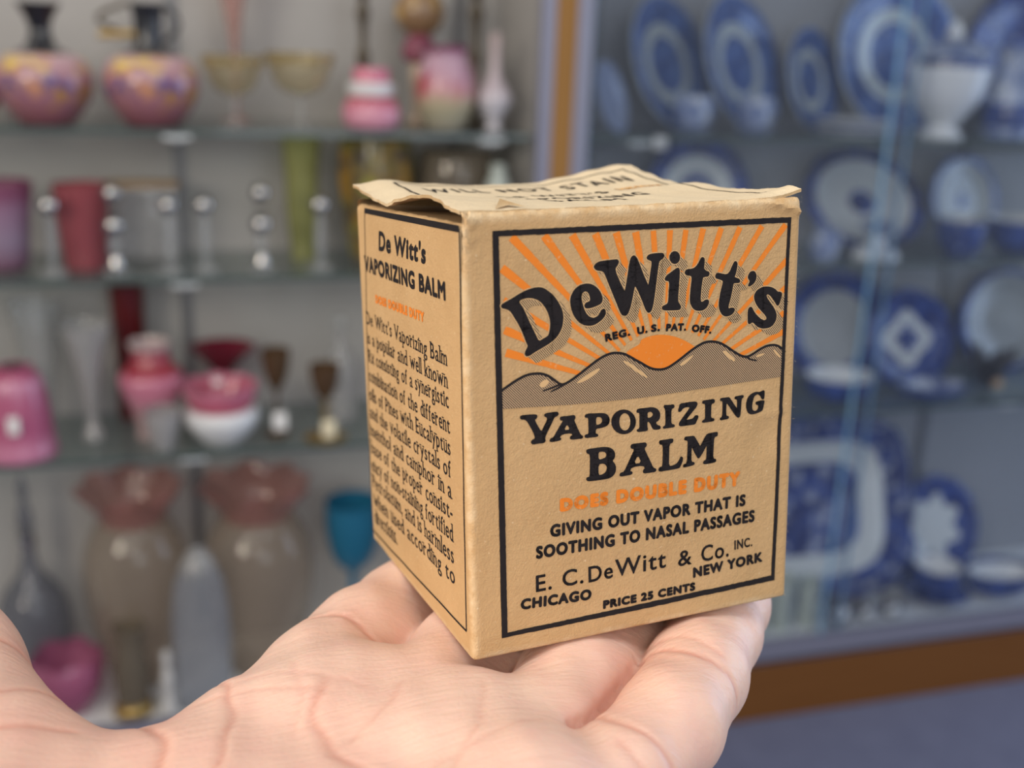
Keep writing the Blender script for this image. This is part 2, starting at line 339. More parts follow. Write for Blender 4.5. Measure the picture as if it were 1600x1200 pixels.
def card_material(name, base, dark):
    t = NT(name)
    co = t.coord()
    n1 = t.noise(90.0, co, 4.0, 0.6)
    n2 = t.noise(900.0, co, 3.0, 0.6)
    n3 = t.noise(3500.0, co, 2.0, 0.6)
    c = t.mix(t.math('MULTIPLY', t.math('SUBTRACT', n1, 0.35), 1.6, clamp=True), dark, base)
    c = t.mix(t.math('MULTIPLY', n2, 0.42), c, tuple(q * 0.72 for q in base))
    sp = t.math('MULTIPLY', t.math('SUBTRACT', t.noise(1700.0, co, 1.0), 0.70), 8.0, clamp=True)
    c = t.mix(t.math('MULTIPLY', sp, 0.5), c, (0.78, 0.62, 0.42))
    h = t.math('ADD', n2, t.math('MULTIPLY', n3, 0.6))
    # rubbed, paler card along the upright fold, the foot and the top edge
    sp3 = t.n('ShaderNodeSeparateXYZ'); t.link(co, sp3.inputs[0])
    fold = t.math('SQRT', t.math('ADD', t.math('MULTIPLY', sp3.outputs[0], sp3.outputs[0]), t.math('MULTIPLY', sp3.outputs[1], sp3.outputs[1])))
    near = t.math('MINIMUM', fold, t.math('MINIMUM', t.math('ADD', sp3.outputs[2], 0.0002), t.math('ABSOLUTE', t.math('SUBTRACT', sp3.outputs[2], 0.0586))))
    wear = t.math('MULTIPLY', t.math('SUBTRACT', 0.0013, near), 900.0, clamp=True)
    wear = t.math('MULTIPLY', wear, t.math('MULTIPLY', t.math('SUBTRACT', t.noise(420.0, co, 3.0), 0.32), 2.6, clamp=True))
    c = t.mix(t.math('MULTIPLY', wear, 0.8), c, (0.70, 0.56, 0.37))
    return t.done(t.bsdf(c, 0.8, 0.0, h, 0.5, 0.0003, Specular_IOR_Level=0.3))


def ink_material(name, ink, paper, wear):
    t = NT(name)
    co = t.coord()
    f = t.math('MULTIPLY', t.math('SUBTRACT', t.noise(1500.0, co, 3.0, 0.6), wear), 7.0, clamp=True)
    f2 = t.math('MULTIPLY', t.noise(500.0, co, 2.0), 0.06)
    c = t.mix(f2, ink, paper)
    c = t.mix(t.math('MULTIPLY', f, 0.55), c, paper)
    return t.done(t.bsdf(c, 0.8, Specular_IOR_Level=0.12))


def hatch_material(name, ink, paper, pitch, duty, sx, sz):
    t = NT(name)
    co = t.coord()
    sp = t.n('ShaderNodeSeparateXYZ'); t.link(co, sp.inputs[0])
    wob = t.math('MULTIPLY', t.noise(700.0, co, 1.0), pitch * 0.18)
    s = t.math('ADD', t.math('ADD', t.math('MULTIPLY', sp.outputs[0], sx), t.math('MULTIPLY', sp.outputs[2], sz)), wob)
    fr = t.math('FRACT', t.math('DIVIDE', s, pitch))
    edge = t.math('ABSOLUTE', t.math('SUBTRACT', fr, 0.5))
    fac = t.math('MULTIPLY', t.math('SUBTRACT', duty * 0.5, edge), 12.0, clamp=True)
    c = t.mix(fac, paper, ink)
    return t.done(t.bsdf(c, 0.85))


CARD = (0.60, 0.39, 0.195)
M_card = card_material('kraft_card', CARD, (0.48, 0.297, 0.136))
M_cardtop = card_material('pale_card', (0.74, 0.61, 0.42), (0.66, 0.52, 0.34))
M_raw = card_material('torn_card', (0.56, 0.40, 0.22), (0.42, 0.27, 0.13))
M_ink = ink_material('black_ink', (0.012, 0.011, 0.014), (0.20, 0.14, 0.09), 0.70)
M_orange = ink_material('orange_ink', (0.72, 0.20, 0.022), CARD, 0.60)
M_faint = ink_material('faded_orange_ink', (0.80, 0.42, 0.13), (0.74, 0.61, 0.42), 0.45)
M_paper = ink_material('paper_gap', CARD, (0.47, 0.295, 0.15), 0.6)
M_hatch = hatch_material('ridge_hatch', (0.03, 0.024, 0.02), (0.52, 0.34, 0.19), 0.00034, 0.62, 1.0, 0.95)
M_shadow = hatch_material('letter_hatch', (0.02, 0.017, 0.015), CARD, 0.00030, 0.58, 0.95, 0.8)
CARD_SLOTS = [M_card, M_ink, M_orange, M_hatch, M_shadow, M_paper, M_cardtop, M_faint, M_raw]
INK, ORANGE, HATCH, SHADOW, GAP, TOPC, FAINT, RAW = 1, 2, 3, 4, 5, 6, 7, 8

medicine_box = empty('medicine_box')
medicine_box.matrix_world = Matrix.Translation(BOX_T) @ BOX_R.to_4x4()
tag(medicine_box, 'tan card box of vaporizing balm with orange sunrise label, standing on the open hand', 'box')


def vnoise(x, y, s):
    return (math.sin(x * 0.83 * s + 1.3) * math.cos(y * 1.07 * s + 0.4) + 0.6 * math.sin(x * 1.9 * s + y * 1.3 * s + 2.0) + 0.4 * math.cos(x * 3.1 * s - y * 2.7 * s))


def bow_front(u, v):
    e = math.sin(math.pi * min(max(u / BW, 0), 1)) * math.sin(math.pi * min(max(v / BH, 0), 1))
    b = 0.18 * e + 0.03 * vnoise(u, v, 0.22)
    d = math.exp(-(((v - 28.6 - 0.05 * (u - 46)) / 0.55) ** 2)) * min(max((u - 40.5) / 6, 0), 1) * 0.16      # the crease at the right edge
    d2 = -0.22 * math.exp(-((u - 45) / 3.0) ** 2 - ((v - 25.5) / 2.6) ** 2)
    return b + d + d2


def bow_left(u, v):
    e = math.sin(math.pi * min(max(u / BW, 0), 1)) * math.sin(math.pi * min(max(v / BH, 0), 1))
    return 0.15 * e + 0.03 * vnoise(u + 20, v, 0.2)


def P_front(u, v, off=0.0): return (u * MM, -(bow_front(u, v) + off) * MM, v * MM)
def P_left(u, v, off=0.0): return (-(bow_left(u, v) + off) * MM, (BW - u) * MM, v * MM)


def wall_panel(mb, side, top, lean=0.0, roll=1.0, tuck=0.0, nu=90, nv=100, crumple=0.0):
    """one wall of the carton from corner to corner with rounded folds, its top rolled inwards"""
    rc, rb = 0.9, 0.45
    us = sorted(set([rc * i / 4 for i in range(5)] + [rc + (BW - 2 * rc) * i / nu for i in range(nu + 1)] + [BW - rc * i / 4 for i in range(5)]))
    vs = [('b', i / 3) for i in range(3)] + [('s', rb + (top - roll - rb) * i / nv) for i in range(nv + 1)] + [('t', (i + 1) / 6) for i in range(6)] + [('k', (i + 1) / 4) for i in range(4 if tuck > 0 else 0)]
    grid = []
    for kind, q in vs:
        row = []
        for u in us:
            ins = 0.0
            if kind == 'b':
                a = q * math.pi / 2; ins = rb * (1 - math.sin(a)); z = rb * (1 - math.cos(a))
            elif kind == 's': z = q
            elif kind == 't':
                a = q * math.pi / 2; ins = roll * (1 - math.cos(a)); z = top - roll + roll * math.sin(a)
            else: ins = roll + tuck * q; z = top - 0.25 * q * tuck * 0.2
            # rounded vertical folds
            cx, co = u, 0.0
            if u < rc:
                th = (1 - u / rc) * math.pi / 4; cx = rc - rc * math.sin(th) * 1.0; co = rc - rc * math.cos(th)
            elif u > BW - rc:
                th = (1 - (BW - u) / rc) * math.pi / 4; cx = BW - rc + rc * math.sin(th); co = rc - rc * math.cos(th)
            b = bow_front(u, z) if side == 'front' else (bow_left(u, z) if side == 'left' else 0.15)
            edge = min(1.0, min(u, BW - u) / 3.0) if side in ('front', 'left') else 0
            out = b * edge - co - ins
            if crumple > 0 and side == 'front':
                w = math.exp(-((u - 0.6) / 1.6) ** 2 - ((z - top) / 5.0) ** 2)
                out += crumple * w * (0.5 + 0.5 * vnoise(u * 3, z * 3, 1.0)); z += crumple * 0.5 * w * vnoise(u * 4, z, 1.3)
                # folded ridge towards the right-hand top corner
                dline = abs((z - (BH - 0.35)) + (u - 44.0) * 0.27)
                out += 0.55 * math.exp(-(dline / 0.42) ** 2) * min(max((u - 43.0) / 3, 0), 1)
            z += (0.05 * vnoise(u * 1.5, 3, 1.0) + 0.04 * random.uniform(-1, 1)) if kind == 't' else 0.0
            if side == 'front': p = (cx, -out, z)
            elif side == 'left': p = (-out, BW - cx, z)
            elif side == 'right': p = (BW + out, cx, z)
            else: p = (BW - cx, BW + out, z)
            row.append(tuple(c * MM for c in p))
        grid.append(row)
    nu_, nv_ = len(us), len(grid)
    v = [p for r in grid for p in r]
    f = [(j * nu_ + i, j * nu_ + i + 1, (j + 1) * nu_ + i + 1, (j + 1) * nu_ + i) for j in range(nv_ - 1) for i in range(nu_ - 1)]
    mb.add(v, f, 0)


def pairs(a): return [(a[i] / 100.0, a[i + 1] / 100.0) for i in range(0, len(a), 2)]


def chaikin(p, it=1, closed=True):
    for _ in range(it):
        q = []
        n = len(p)
        for i in range(n if closed else n - 1):
            a, b = p[i], p[(i + 1) % n]
            q += [(a[0] * .75 + b[0] * .25, a[1] * .75 + b[1] * .25), (a[0] * .25 + b[0] * .75, a[1] * .25 + b[1] * .75)]
        p = q if closed else [p[0]] + q + [p[-1]]
    return p


def fill(polys, step=2.0):
    """triangles of a flat outline with holes, cut on a grid so that it can follow the bowed card"""
    loops = [[Vector((x, y, 0)) for x, y in p] for p in polys]
    flat = [v for l in loops for v in l]
    bm = bmesh.new()
    bv = [bm.verts.new(v) for v in flat]
    for t in tessellate_polygon(loops):
        try: bm.faces.new([bv[i] for i in t])
        except ValueError: pass
    return cut(bm, step)


def cut(bm, step):
    xs = [v.co.x for v in bm.verts]; ys = [v.co.y for v in bm.verts]
    for k in range(math.floor(min(xs) / step) + 1, math.ceil(max(xs) / step)):
        bmesh.ops.bisect_plane(bm, geom=bm.verts[:] + bm.edges[:] + bm.faces[:], dist=1e-6, plane_co=(k * step, 0, 0), plane_no=(1, 0, 0))
    for k in range(math.floor(min(ys) / step) + 1, math.ceil(max(ys) / step)):
        bmesh.ops.bisect_plane(bm, geom=bm.verts[:] + bm.edges[:] + bm.faces[:], dist=1e-6, plane_co=(0, k * step, 0), plane_no=(0, 1, 0))
    bm.verts.index_update()
    v = [(q.co.x, q.co.y) for q in bm.verts]
    f = [[q.index for q in fc.verts] for fc in bm.faces]
    bm.free()
    return v, f


def stamp(mb, vf, P, off, m):
    v, f = vf
    mb.add([P(x, y, off) for x, y in v], f, m)


def stroke(p, w, closed=False):
    """a ribbon of width w along a polyline, as a list of quads"""
    n = len(p)
    L, Rr = [], []
    for i in range(n):
        a = p[i - 1] if (i > 0 or closed) else p[i]
        b = p[(i + 1) % n] if (i < n - 1 or closed) else p[i]
        tx, ty = b[0] - a[0], b[1] - a[1]
        l = math.hypot(tx, ty) or 1.0
        ww = w[i] if isinstance(w, (list, tuple)) else w
        L.append((p[i][0] - ty / l * ww / 2, p[i][1] + tx / l * ww / 2))
        Rr.append((p[i][0] + ty / l * ww / 2, p[i][1] - tx / l * ww / 2))
    v = L + Rr
    f = [(i, (i + 1) % n, n + (i + 1) % n, n + i) for i in range(n if closed else n - 1)]
    return v, f


def densify(p, step=1.0, closed=False):
    q = []
    n = len(p)
    for i in range(n if closed else n - 1):
        a, b = p[i], p[(i + 1) % n]
        k = max(1, int(math.hypot(b[0] - a[0], b[1] - a[1]) / step))
        q += [(a[0] + (b[0] - a[0]) * j / k, a[1] + (b[1] - a[1]) * j / k) for j in range(k)]
    if not closed: q.append(p[-1])
    return q


_gl = {}


def glyphs(s, bold=0.0, space=1.0):
    key = (s, bold, space)
    if key not in _gl:
        cu = bpy.data.curves.new('lettering', 'FONT')
        cu.body = s; cu.size = 1.0; cu.offset = bold; cu.space_character = space; cu.fill_mode = 'FRONT'; cu.resolution_u = 4
        o = bpy.data.objects.new('lettering', cu)
        COL.objects.link(o)
        dg = bpy.context.evaluated_depsgraph_get()
        me = o.evaluated_get(dg).to_mesh()
        _gl[key] = ([(v.co.x, v.co.y) for v in me.vertices], [list(p.vertices) for p in me.polygons])
        o.evaluated_get(dg).to_mesh_clear()
        bpy.data.objects.remove(o, do_unlink=True)
        bpy.data.curves.remove(cu)
    return _gl[key]


def set_line(mb, P, spec, m, off=0.06, bold=0.0, space=1.0, slant=0.0, heavy=0.0):
    s, ax, ay, bx, by, ca, cb = spec
    v, f = glyphs(s, bold, space)
    x0, x1 = min(q[0] for q in v), max(q[0] for q in v)
    cap = max(q[1] for q in glyphs('H', bold)[0])
    L = math.hypot(bx - ax, by - ay)
    ux, uy = (bx - ax) / L, (by - ay) / L
    for sx, sy in ([(0, 0)] if heavy == 0 else [(heavy * math.cos(q * math.pi / 4), heavy * math.sin(q * math.pi / 4)) for q in range(8)]):
        out = []
        for x, y in v:
            t = (x - x0) / (x1 - x0)
            h = y / cap * (ca + (cb - ca) * t - 2 * heavy) + heavy + sy
            d = heavy + t * (L - 2 * heavy) + h * slant + sx
            out.append(P(ax + ux * d - uy * h, ay + uy * d + ux * h, off))
        mb.add(out, f, m)


# where the slabs of a roman letter sit: fractions of the letter's width at base 'b', x-height 'x', cap height 'c', descender 'p'
SERIF = {'h': 'b.1b.9c.04', 'n': 'b.1b.9x.02', 'm': 'b.07b.5b.94x.0', 'i': 'b.5x.2', 'l': 'b.5c.2', 'k': 'b.1b.9c.04', 'r': 'b.2x.05', 'f': 'b.42', 'd': 'b.95c.8',
         'b': 'c.05', 'p': 'p.15x.02', 'q': 'p.88', 'u': 'x.02x.8b.95', 'v': 'x.08x.92', 'w': 'x.05x.95', 'y': 'x.08x.92', 'x': 'x.1x.9b.1b.9', 'D': 'b.1c.1', 'B': 'b.1c.1',
         'P': 'b.15c.1', 'R': 'b.12b.95c.1', 'E': 'b.1c.1', 'W': 'c.06c.94', 'V': 'c.08c.92', 'z': '', 'a': 'b.95'}


def roman_line(mb, P, spec, m, off=0.06):
    s, ax, ay, bx, by, ca, cb = spec
    pen, parts = 0.0, []
    cap, xh = 0.729, 0.547
    for ch in s:
        if ch == ' ': pen += 0.34; continue
        v, f = glyphs(ch, 0.004)
        x0, x1 = min(q[0] for q in v), max(q[0] for q in v)
        w = x1 - x0
        parts.append(([(q[0] - x0 + pen, q[1]) for q in v], f))
        code = SERIF.get(ch, '')
        i = 0
        while i < len(code):
            lv = code[i]; j = i + 1
            while j < len(code) and (code[j].isdigit() or code[j] == '.'): j += 1
            fx = float(code[i + 1:j] or 0); i = j
            y = {'b': 0.0, 'x': xh - 0.055, 'c': cap - 0.055, 'p': -0.21}[lv]
            c = pen + fx * w
            parts.append(([(c - .105, y), (c + .105, y), (c + .105, y + .05), (c - .105, y + .05)], [(0, 1, 2, 3)]))
        pen += w + 0.115
    x1 = pen - 0.115
    L = math.hypot(bx - ax, by - ay)
    ux, uy = (bx - ax) / L, (by - ay) / L
    for v, f in parts:
        out = []
        for x, y in v:
            t = x / x1
            h = y / cap * (ca + (cb - ca) * t); d = t * L
            out.append(P(ax + ux * d - uy * h, ay + uy * d + ux * h, off))
        mb.add(out, f, m)


# ---- front panel with its printing
fp = MB()
wall_panel(fp, 'front', BH, roll=0.8, crumple=0.5)
fo, fi = pairs(FRAME_OUT), pairs(FRAME_IN)
do = densify(fo, 0.5, True)
n_ = len(do)
di = []
cnt = []
for i in range(len(fo)):
    a, b = fo[i], fo[(i + 1) % len(fo)]
    k = max(1, int(math.hypot(b[0] - a[0], b[1] - a[1]) / 0.5))
    c, d = fi[i], fi[(i + 1) % len(fi)]
    di += [(c[0] + (d[0] - c[0]) * j / k, c[1] + (d[1] - c[1]) * j / k) for j in range(k)]
rag = lambda p: (p[0] + random.uniform(-.02, .02), p[1] + random.uniform(-.035, .035))
do, di = [rag(p) for p in do], [rag(p) for p in di]
stamp(fp, (do + di, [(i, (i + 1) % n_, n_ + (i + 1) % n_, n_ + i) for i in range(n_)]), P_front, 0.06, INK)
# sun rays
cx, cy = SUN_CENTER[0] / 100, SUN_CENTER[1] / 100
for k, (ox, oy) in enumerate(pairs(RAY_OUTER)):
    dx, dy = ox - cx, oy - cy
    L = math.hypot(dx, dy); dx, dy = dx / L, dy / L
    rin = 9.9 / math.hypot(1.0 * dx, 1.06 * dy)
    pts = densify([(ox, oy), (cx + dx * rin, cy + dy * rin)], 0.8)
    w0 = 1.08 if ox < 25 else 0.86
    ws = [w0 + (0.42 - w0) * i / (len(pts) - 1) for i in range(len(pts))]
    ws = [w * random.uniform(0.94, 1.06) for w in ws]
    stamp(fp, stroke(pts, ws), P_front, 0.03, ORANGE)
stamp(fp, fill([chaikin(pairs(SUN_DISC), 1)]), P_front, 0.045, ORANGE)
rt, rb_ = pairs(RIDGE_TOP), pairs(RIDGE_BOTTOM)
rts = chaikin(rt, 2, False)
stamp(fp, fill([rts + rb_[::-1]]), P_front, 0.055, HATCH)
for p in SNOW: stamp(fp, fill([chaikin(pairs(p), 1)]), P_front, 0.065, GAP)
stamp(fp, stroke(densify(rts, 0.4), 0.34), P_front, 0.075, INK)
for p in RIDGE_FOLDS:
    q = densify(pairs(p), 0.4)
    stamp(fp, stroke(q, [0.3 - 0.15 * i / len(q) for i in range(len(q))]), P_front, 0.075, INK)
# the arched name: hatched drop shadow, paper gap, black letters
for gl in NAME_GLYPHS:
    outer = chaikin(pairs(gl[0]), 1)
    holes = [chaikin(pairs(h), 1) for h in gl[1:]]
    for k in range(1, 6):
        sx, sy = 0.23 * k + 0.1, -0.20 * k - 0.1
        stamp(fp, fill([[(x + sx, y + sy) for x, y in outer]] + [[(x + sx, y + sy) for x, y in h] for h in holes], 4.0), P_front, 0.040, SHADOW)
    for q in range(10):
        gx, gy = 0.23 * math.cos(q * math.pi / 5), 0.23 * math.sin(q * math.pi / 5)
        stamp(fp, fill([[(x + gx, y + gy) for x, y in outer]] + [[(x + gx, y + gy) for x, y in h] for h in holes], 4.0), P_front, 0.065, GAP)
    for q in range(6):
        gx, gy = 0.10 * math.cos(q * math.pi / 3), 0.10 * math.sin(q * math.pi / 3)
        stamp(fp, fill([[(x + gx, y + gy) for x, y in p] for p in [outer] + holes], 4.0), P_front, 0.085, INK)
for gl in SLAB_GLYPHS:
    for q in range(6):
        gx, gy = 0.05 * math.cos(q * math.pi / 3), 0.05 * math.sin(q * math.pi / 3)
        stamp(fp, fill([[(x + gx, y + gy) for x, y in chaikin(pairs(h), 1)] for h in gl], 4.0), P_front, 0.06, INK)
for sp in FRONT_TEXT['sans']: set_line(fp, P_front, sp if sp[0][:5] != 'PRICE' else [sp[0], sp[1], sp[2] + .22, sp[3], sp[4] + .22, 1.3, 1.3], INK, space=1.16, heavy=0.125 if sp[5] > 1.3 else 0.10)
for sp in FRONT_TEXT['light']: set_line(fp, P_front, sp, INK, space=1.12, heavy=0.05)
for sp in FRONT_TEXT['orange']: set_line(fp, P_front, sp, ORANGE, space=1.25, heavy=0.19)
# loose paper fibres along the worn folds
for k in range(420):
    e = random.random()
    if e < 0.45: base = (random.uniform(0, BW), BH - random.uniform(-.05, .3)); nrm = (random.uniform(-.4, .4), random.uniform(.2, 1))
    elif e < 0.75: base = (BW - random.uniform(0, .1), random.uniform(0, BH)); nrm = (random.uniform(.2, 1), random.uniform(-.6, .6))
    else: base = (random.uniform(0, BW), random.uniform(0, .2)); nrm = (random.uniform(-.5, .5), random.uniform(-1, -.2))
    l = random.uniform(.15, .55)
    x, z = base
    y = random.uniform(-.1, .5) if e < 0.45 else random.uniform(.2, .9)
    q = [(x, y, z), (x + .035, y, z + .02), (x + nrm[0] * l, y - random.uniform(-.2, .3), z + nrm[1] * l)]
    fp.add([tuple(c * MM for c in p) for p in q], [(0, 1, 2)], TOPC if e < 0.75 else 0)
fp.build('front_panel', CARD_SLOTS, medicine_box, fix=False)

# ---- left panel with its printing
lp = MB()
wall_panel(lp, 'left', BH - 1.35, roll=0.9)
so = pairs(SIDE_FRAME)     # top left, top right, bottom right, bottom left
for (a, b, w) in ((so[0], so[1], 0.85), (so[1], so[2], 0.34), (so[2], so[3], 0.32), (so[3], so[0], 0.30)):
    a2, b2 = a, b
    q = densify([a2, b2], 0.8)
    stamp(lp, stroke([rag((x, y)) if False else (x, y) for x, y in q], w), P_left, 0.05, INK)
for sp in SIDE_TEXT['bold']: set_line(lp, P_left, sp, INK, heavy=0.17, slant=0.16 if sp[0][0] == 'D' else 0.0, space=1.12)
for sp in SIDE_TEXT['orange']: set_line(lp, P_left, sp, ORANGE, heavy=0.13, space=1.2)
for sp in SIDE_TEXT['body']: roman_line(lp, P_left, sp, INK)
lp.build('side_panel', CARD_SLOTS, medicine_box, fix=False)
for side, nm in (('right', 'side_panel'), ('back', 'back_panel')):
    q = MB(); wall_panel(q, side, BH - 0.6, nu=20, nv=20); q.build(nm, CARD_SLOTS, medicine_box, fix=False)
q = MB(); q.box(0.4 * MM, (BW - .4) * MM, .4 * MM, (BW - .4) * MM, 0.02 * MM, 0.4 * MM); q.build('bottom_panel', [M_card], medicine_box)
# tucked-in dust flaps under the lid
for x0, x1 in ((0.9, 16.0), (34.0, 49.1)):
    q = MB()
    g = [[((x0 + (x1 - x0) * i / 8), 2 + 46 * j / 12, BH - 1.45 - 0.9 * abs(((x0 if x0 < 5 else x1) - (x0 + (x1 - x0) * i / 8)) / 15)) for i in range(9)] for j in range(13)]
    v = [tuple(c * MM for c in p) for r in g for p in r]
    q.add(v, [(j * 9 + i, j * 9 + i + 1, (j + 1) * 9 + i + 1, (j + 1) * 9 + i) for j in range(12) for i in range(8)])
    q.build('dust_flap', [M_raw], medicine_box)


# ---- the lid flap: bulged and torn
def interp(tab, x):
    if x <= tab[0][0]: return tab[0][1]
    for (a, b), (c, d) in zip(tab, tab[1:]):
        if x <= c:
            t = (x - a) / (c - a); t = t * t * (3 - 2 * t)
            return b + (d - b) * t
    return tab[-1][1]


FLAP_BACK = [(0.0, 1.7), (4.9, 2.29), (11.4, 1.45), (20.5, 0.81), (31.0, 0.78), (37.1, 1.65), (43.4, 2.78), (47.8, 3.5), (50.4, 3.4)]
FLAP_LEFT = [(0.1, 0.25), (1.5, 0.36), (3.5, 0.79), (6.6, 1.43), (11.2, 1.78), (17.3, 1.48), (24.8, 0.65), (30.8, -0.35), (35.9, 0.05), (42.0, 0.75), (48.5, 1.59), (50, 1.7)]
FLAP_RIGHT = [(0.6, 1.1), (2.8, 1.5), (6.5, 0.95), (12.0, 0.6), (19.6, 0.5), (25.0, 1.0), (27.5, 1.1), (30.8, 0.5), (37.0, 1.18), (43.5, 2.18), (50, 3.4)]
def flap_front(x): return -0.02 + 0.05 * math.sin(x * 0.9) + (1.05 * min(max((x - 42) / 8, 0), 1) ** 2)


def flap_z(x, y):
    s, t = min(max(x / 50.0, 0), 1), min(max(y / 50.0, 0), 1)
    l, r, f, b = interp(FLAP_LEFT, y), interp(FLAP_RIGHT, y), flap_front(x), interp(FLAP_BACK, x)
    c = ((1 - s) * (1 - t) * flap_front(0) + s * (1 - t) * flap_front(50) + (1 - s) * t * interp(FLAP_LEFT, 50) + s * t * interp(FLAP_BACK, 50))
    # the raised edges only reach a little way in
    return (1 - t) * f + t * b + max(0, (1 - s)) ** 4 * (l - (1 - t) * flap_front(0) - t * interp(FLAP_BACK, 0)) + s ** 5 * (r - (1 - t) * flap_front(50) - t * interp(FLAP_BACK, 50)) - 0.5 * math.sin(math.pi * s) * math.sin(math.pi * t)


def P_flap(x, y, off=0.0): return (x * MM, y * MM, (BH + flap_z(x, y) + off) * MM)


fl = MB()
NX, NY = 80, 80
def flap_xy(i, j):
    y = 0.55 + 49.9 * j / NY
    x0 = -0.35 + 0.25 * vnoise(y, 1, 0.9) * 0.4 + (0.5 if y < 2 else 0)
    x1 = 50.2 - 0.3 * abs(vnoise(y, 5, 0.7)) * 0.5
    x = x0 + (x1 - x0) * i / NX
    if j == NY: y += 0.25 * vnoise(x, 2, 1.1) * 0.4
    return x, y
top = []
for j in range(NY + 1):
    for i in range(NX + 1):
        x, y = flap_xy(i, j)
        top.append((x * MM, y * MM, (BH + flap_z(x, y) + 0.02 * vnoise(x, y, 2.2)) * MM))
nT = len(top)
bot = [(p[0], p[1], p[2] - 0.42 * MM) for p in top]
W = NX + 1
fl.add(top + bot, [(j * W + i, j * W + i + 1, (j + 1) * W + i + 1, (j + 1) * W + i) for j in range(NY) for i in range(NX)], TOPC)
fl.f += [(nT + j * W + i, nT + (j + 1) * W + i, nT + (j + 1) * W + i + 1, nT + j * W + i + 1) for j in range(NY) for i in range(NX)]
fl.m += [RAW] * (NX * NY)
rim = [i for i in range(W)] + [j * W + NX for j in range(1, NY + 1)] + [NY * W + i for i in range(NX - 1, -1, -1)] + [j * W for j in range(NY - 1, 0, -1)]
fl.f += [(rim[k], rim[k - 1], nT + rim[k - 1], nT + rim[k]) for k in range(len(rim))]
fl.m += [RAW] * len(rim)
# printing on the lid
fr = [(5.5, 46.3), (46.9, 46.3), (46.9, 3.0)]
stamp(fl, stroke(densify([(5.5, 30.0), (5.5, 46.3)], 0.6), 0.45), P_flap, 0.06, INK)
stamp(fl, stroke(densify([(5.3, 46.3), (46.9, 46.3)], 0.6), 0.35), P_flap, 0.06, INK)
stamp(fl, stroke(densify([(46.9, 46.5), (46.9, 4.0)], 0.6), 0.3), P_flap, 0.06, INK)
set_line(fl, P_flap, ['WILL NOT STAIN', 8.5, 37.5, 44.5, 37.5, 4.6, 4.6], INK, space=1.25, heavy=0.09)
set_line(fl, P_flap, ["DE WITT'S", 16.5, 27.0, 34.5, 27.0, 3.6, 3.6], INK, space=1.2, heavy=0.07)
set_line(fl, P_flap, ['VAPORIZING', 15.0, 19.6, 37.5, 19.6, 3.6, 3.6], INK, space=1.2, heavy=0.07)
set_line(fl, P_flap, ['BALM', 18.0, 12.8, 30.0, 12.8, 3.6, 3.6], INK, space=1.2, heavy=0.07)
set_line(fl, P_flap, ['DOES DOUBLE', 37.6, 29.5, 45.8, 29.5, 2.6, 2.6], FAINT, heavy=0.12, space=1.2)
# curled scrap of torn card at the front left
scr = [(5.0, 1.0, .3), (7.0, 4.5, 1.3), (9.2, 1.0, .35), (7.2, 2.2, .6), (7.1, 4.0, 1.0)]
fl.add([tuple(c * MM for c in (x, y, BH + z)) for x, y, z in scr], [(0, 3, 4, 1), (3, 2, 1, 4)], RAW)
for k in range(420):
    side = random.choice('blrf')
    t = random.random() * 50
    if side == 'b': x, y = t, 50.3
    elif side == 'l': x, y = -0.3, t
    elif side == 'r': x, y = 50.0, t
    else: x, y = t, 0.5
    z = BH + flap_z(x, y) + random.uniform(-.3, .05)
    l = random.uniform(.12, .5)
    dx, dy, dz = random.uniform(-.6, .6), random.uniform(-.6, .6), random.uniform(-.1, 1)
    fl.add([tuple(c * MM for c in p) for p in ((x, y, z), (x + .03, y + .02, z + .02), (x + dx * l, y + dy * l, z + dz * l))], [(0, 1, 2)], TOPC)
fl.build('top_flap', CARD_SLOTS, medicine_box, fix=False)
# ------------------------------------------------------------------ the open hand under the carton
# built in the carton's own millimetres: a runs across the palm (index to little finger), f along the fingers, z up
HF, HA = np.array([0.722, 0.692]), np.array([0.692, -0.722])


def skin_material():
    t = NT('skin')
    co = t.coord()
    at = t.n('ShaderNodeAttribute', attribute_name='flush')
    n1 = t.noise(38.0, co, 3.0)
    n2 = t.noise(160.0, co, 3.0)
    c = t.mix(t.math('MULTIPLY', t.math('SUBTRACT', n1, 0.3), 1.9, clamp=True), (0.74, 0.47, 0.375), (0.79, 0.565, 0.45))
    c = t.mix(t.math('MULTIPLY', t.math('SUBTRACT', n2, 0.45), 1.6, clamp=True), c, (0.76, 0.43, 0.36))
    c = t.mix(t.math('MULTIPLY', at.outputs['Fac'], 0.75), c, (0.56, 0.20, 0.135))
    # fine skin ridges
    w = t.n('ShaderNodeTexVoronoi', feature='DISTANCE_TO_EDGE'); w.inputs['Scale'].default_value = 900.0
    t.link(co, w.inputs['Vector'])
    mp = t.n('ShaderNodeMapping'); t.link(co, mp.inputs[0])
    mp.inputs['Rotation'].default_value = (0, 0, math.radians(40)); mp.inputs['Scale'].default_value = (180, 900, 300)
    st = t.noise(1.0, mp.outputs[0], 4.0, 0.6)
    h = t.math('ADD', t.math('MULTIPLY', w.outputs['Distance'], 0.25), t.math('MULTIPLY', st, 1.2))
    return t.done(t.bsdf(c, 0.47, 0.0, h, 0.42, 0.0004, Subsurface_Weight=0.22, Subsurface_Radius=(0.004, 0.0015, 0.0008), Subsurface_Scale=1.0, Specular_IOR_Level=0.45))


M_skin = skin_material()


def seg_d(Pt, a, b, ra, rb):
    a, b = np.array(a, np.float32), np.array(b, np.float32)
    ba = b - a
    pa = [Pt[i] - a[i] for i in range(3)]
    h = np.clip((pa[0] * ba[0] + pa[1] * ba[1] + pa[2] * ba[2]) / np.float32(ba @ ba), 0, 1)
    d = np.sqrt((pa[0] - ba[0] * h) ** 2 + (pa[1] - ba[1] * h) ** 2 + (pa[2] - ba[2] * h) ** 2)
    return d - (ra + (rb - ra) * h)


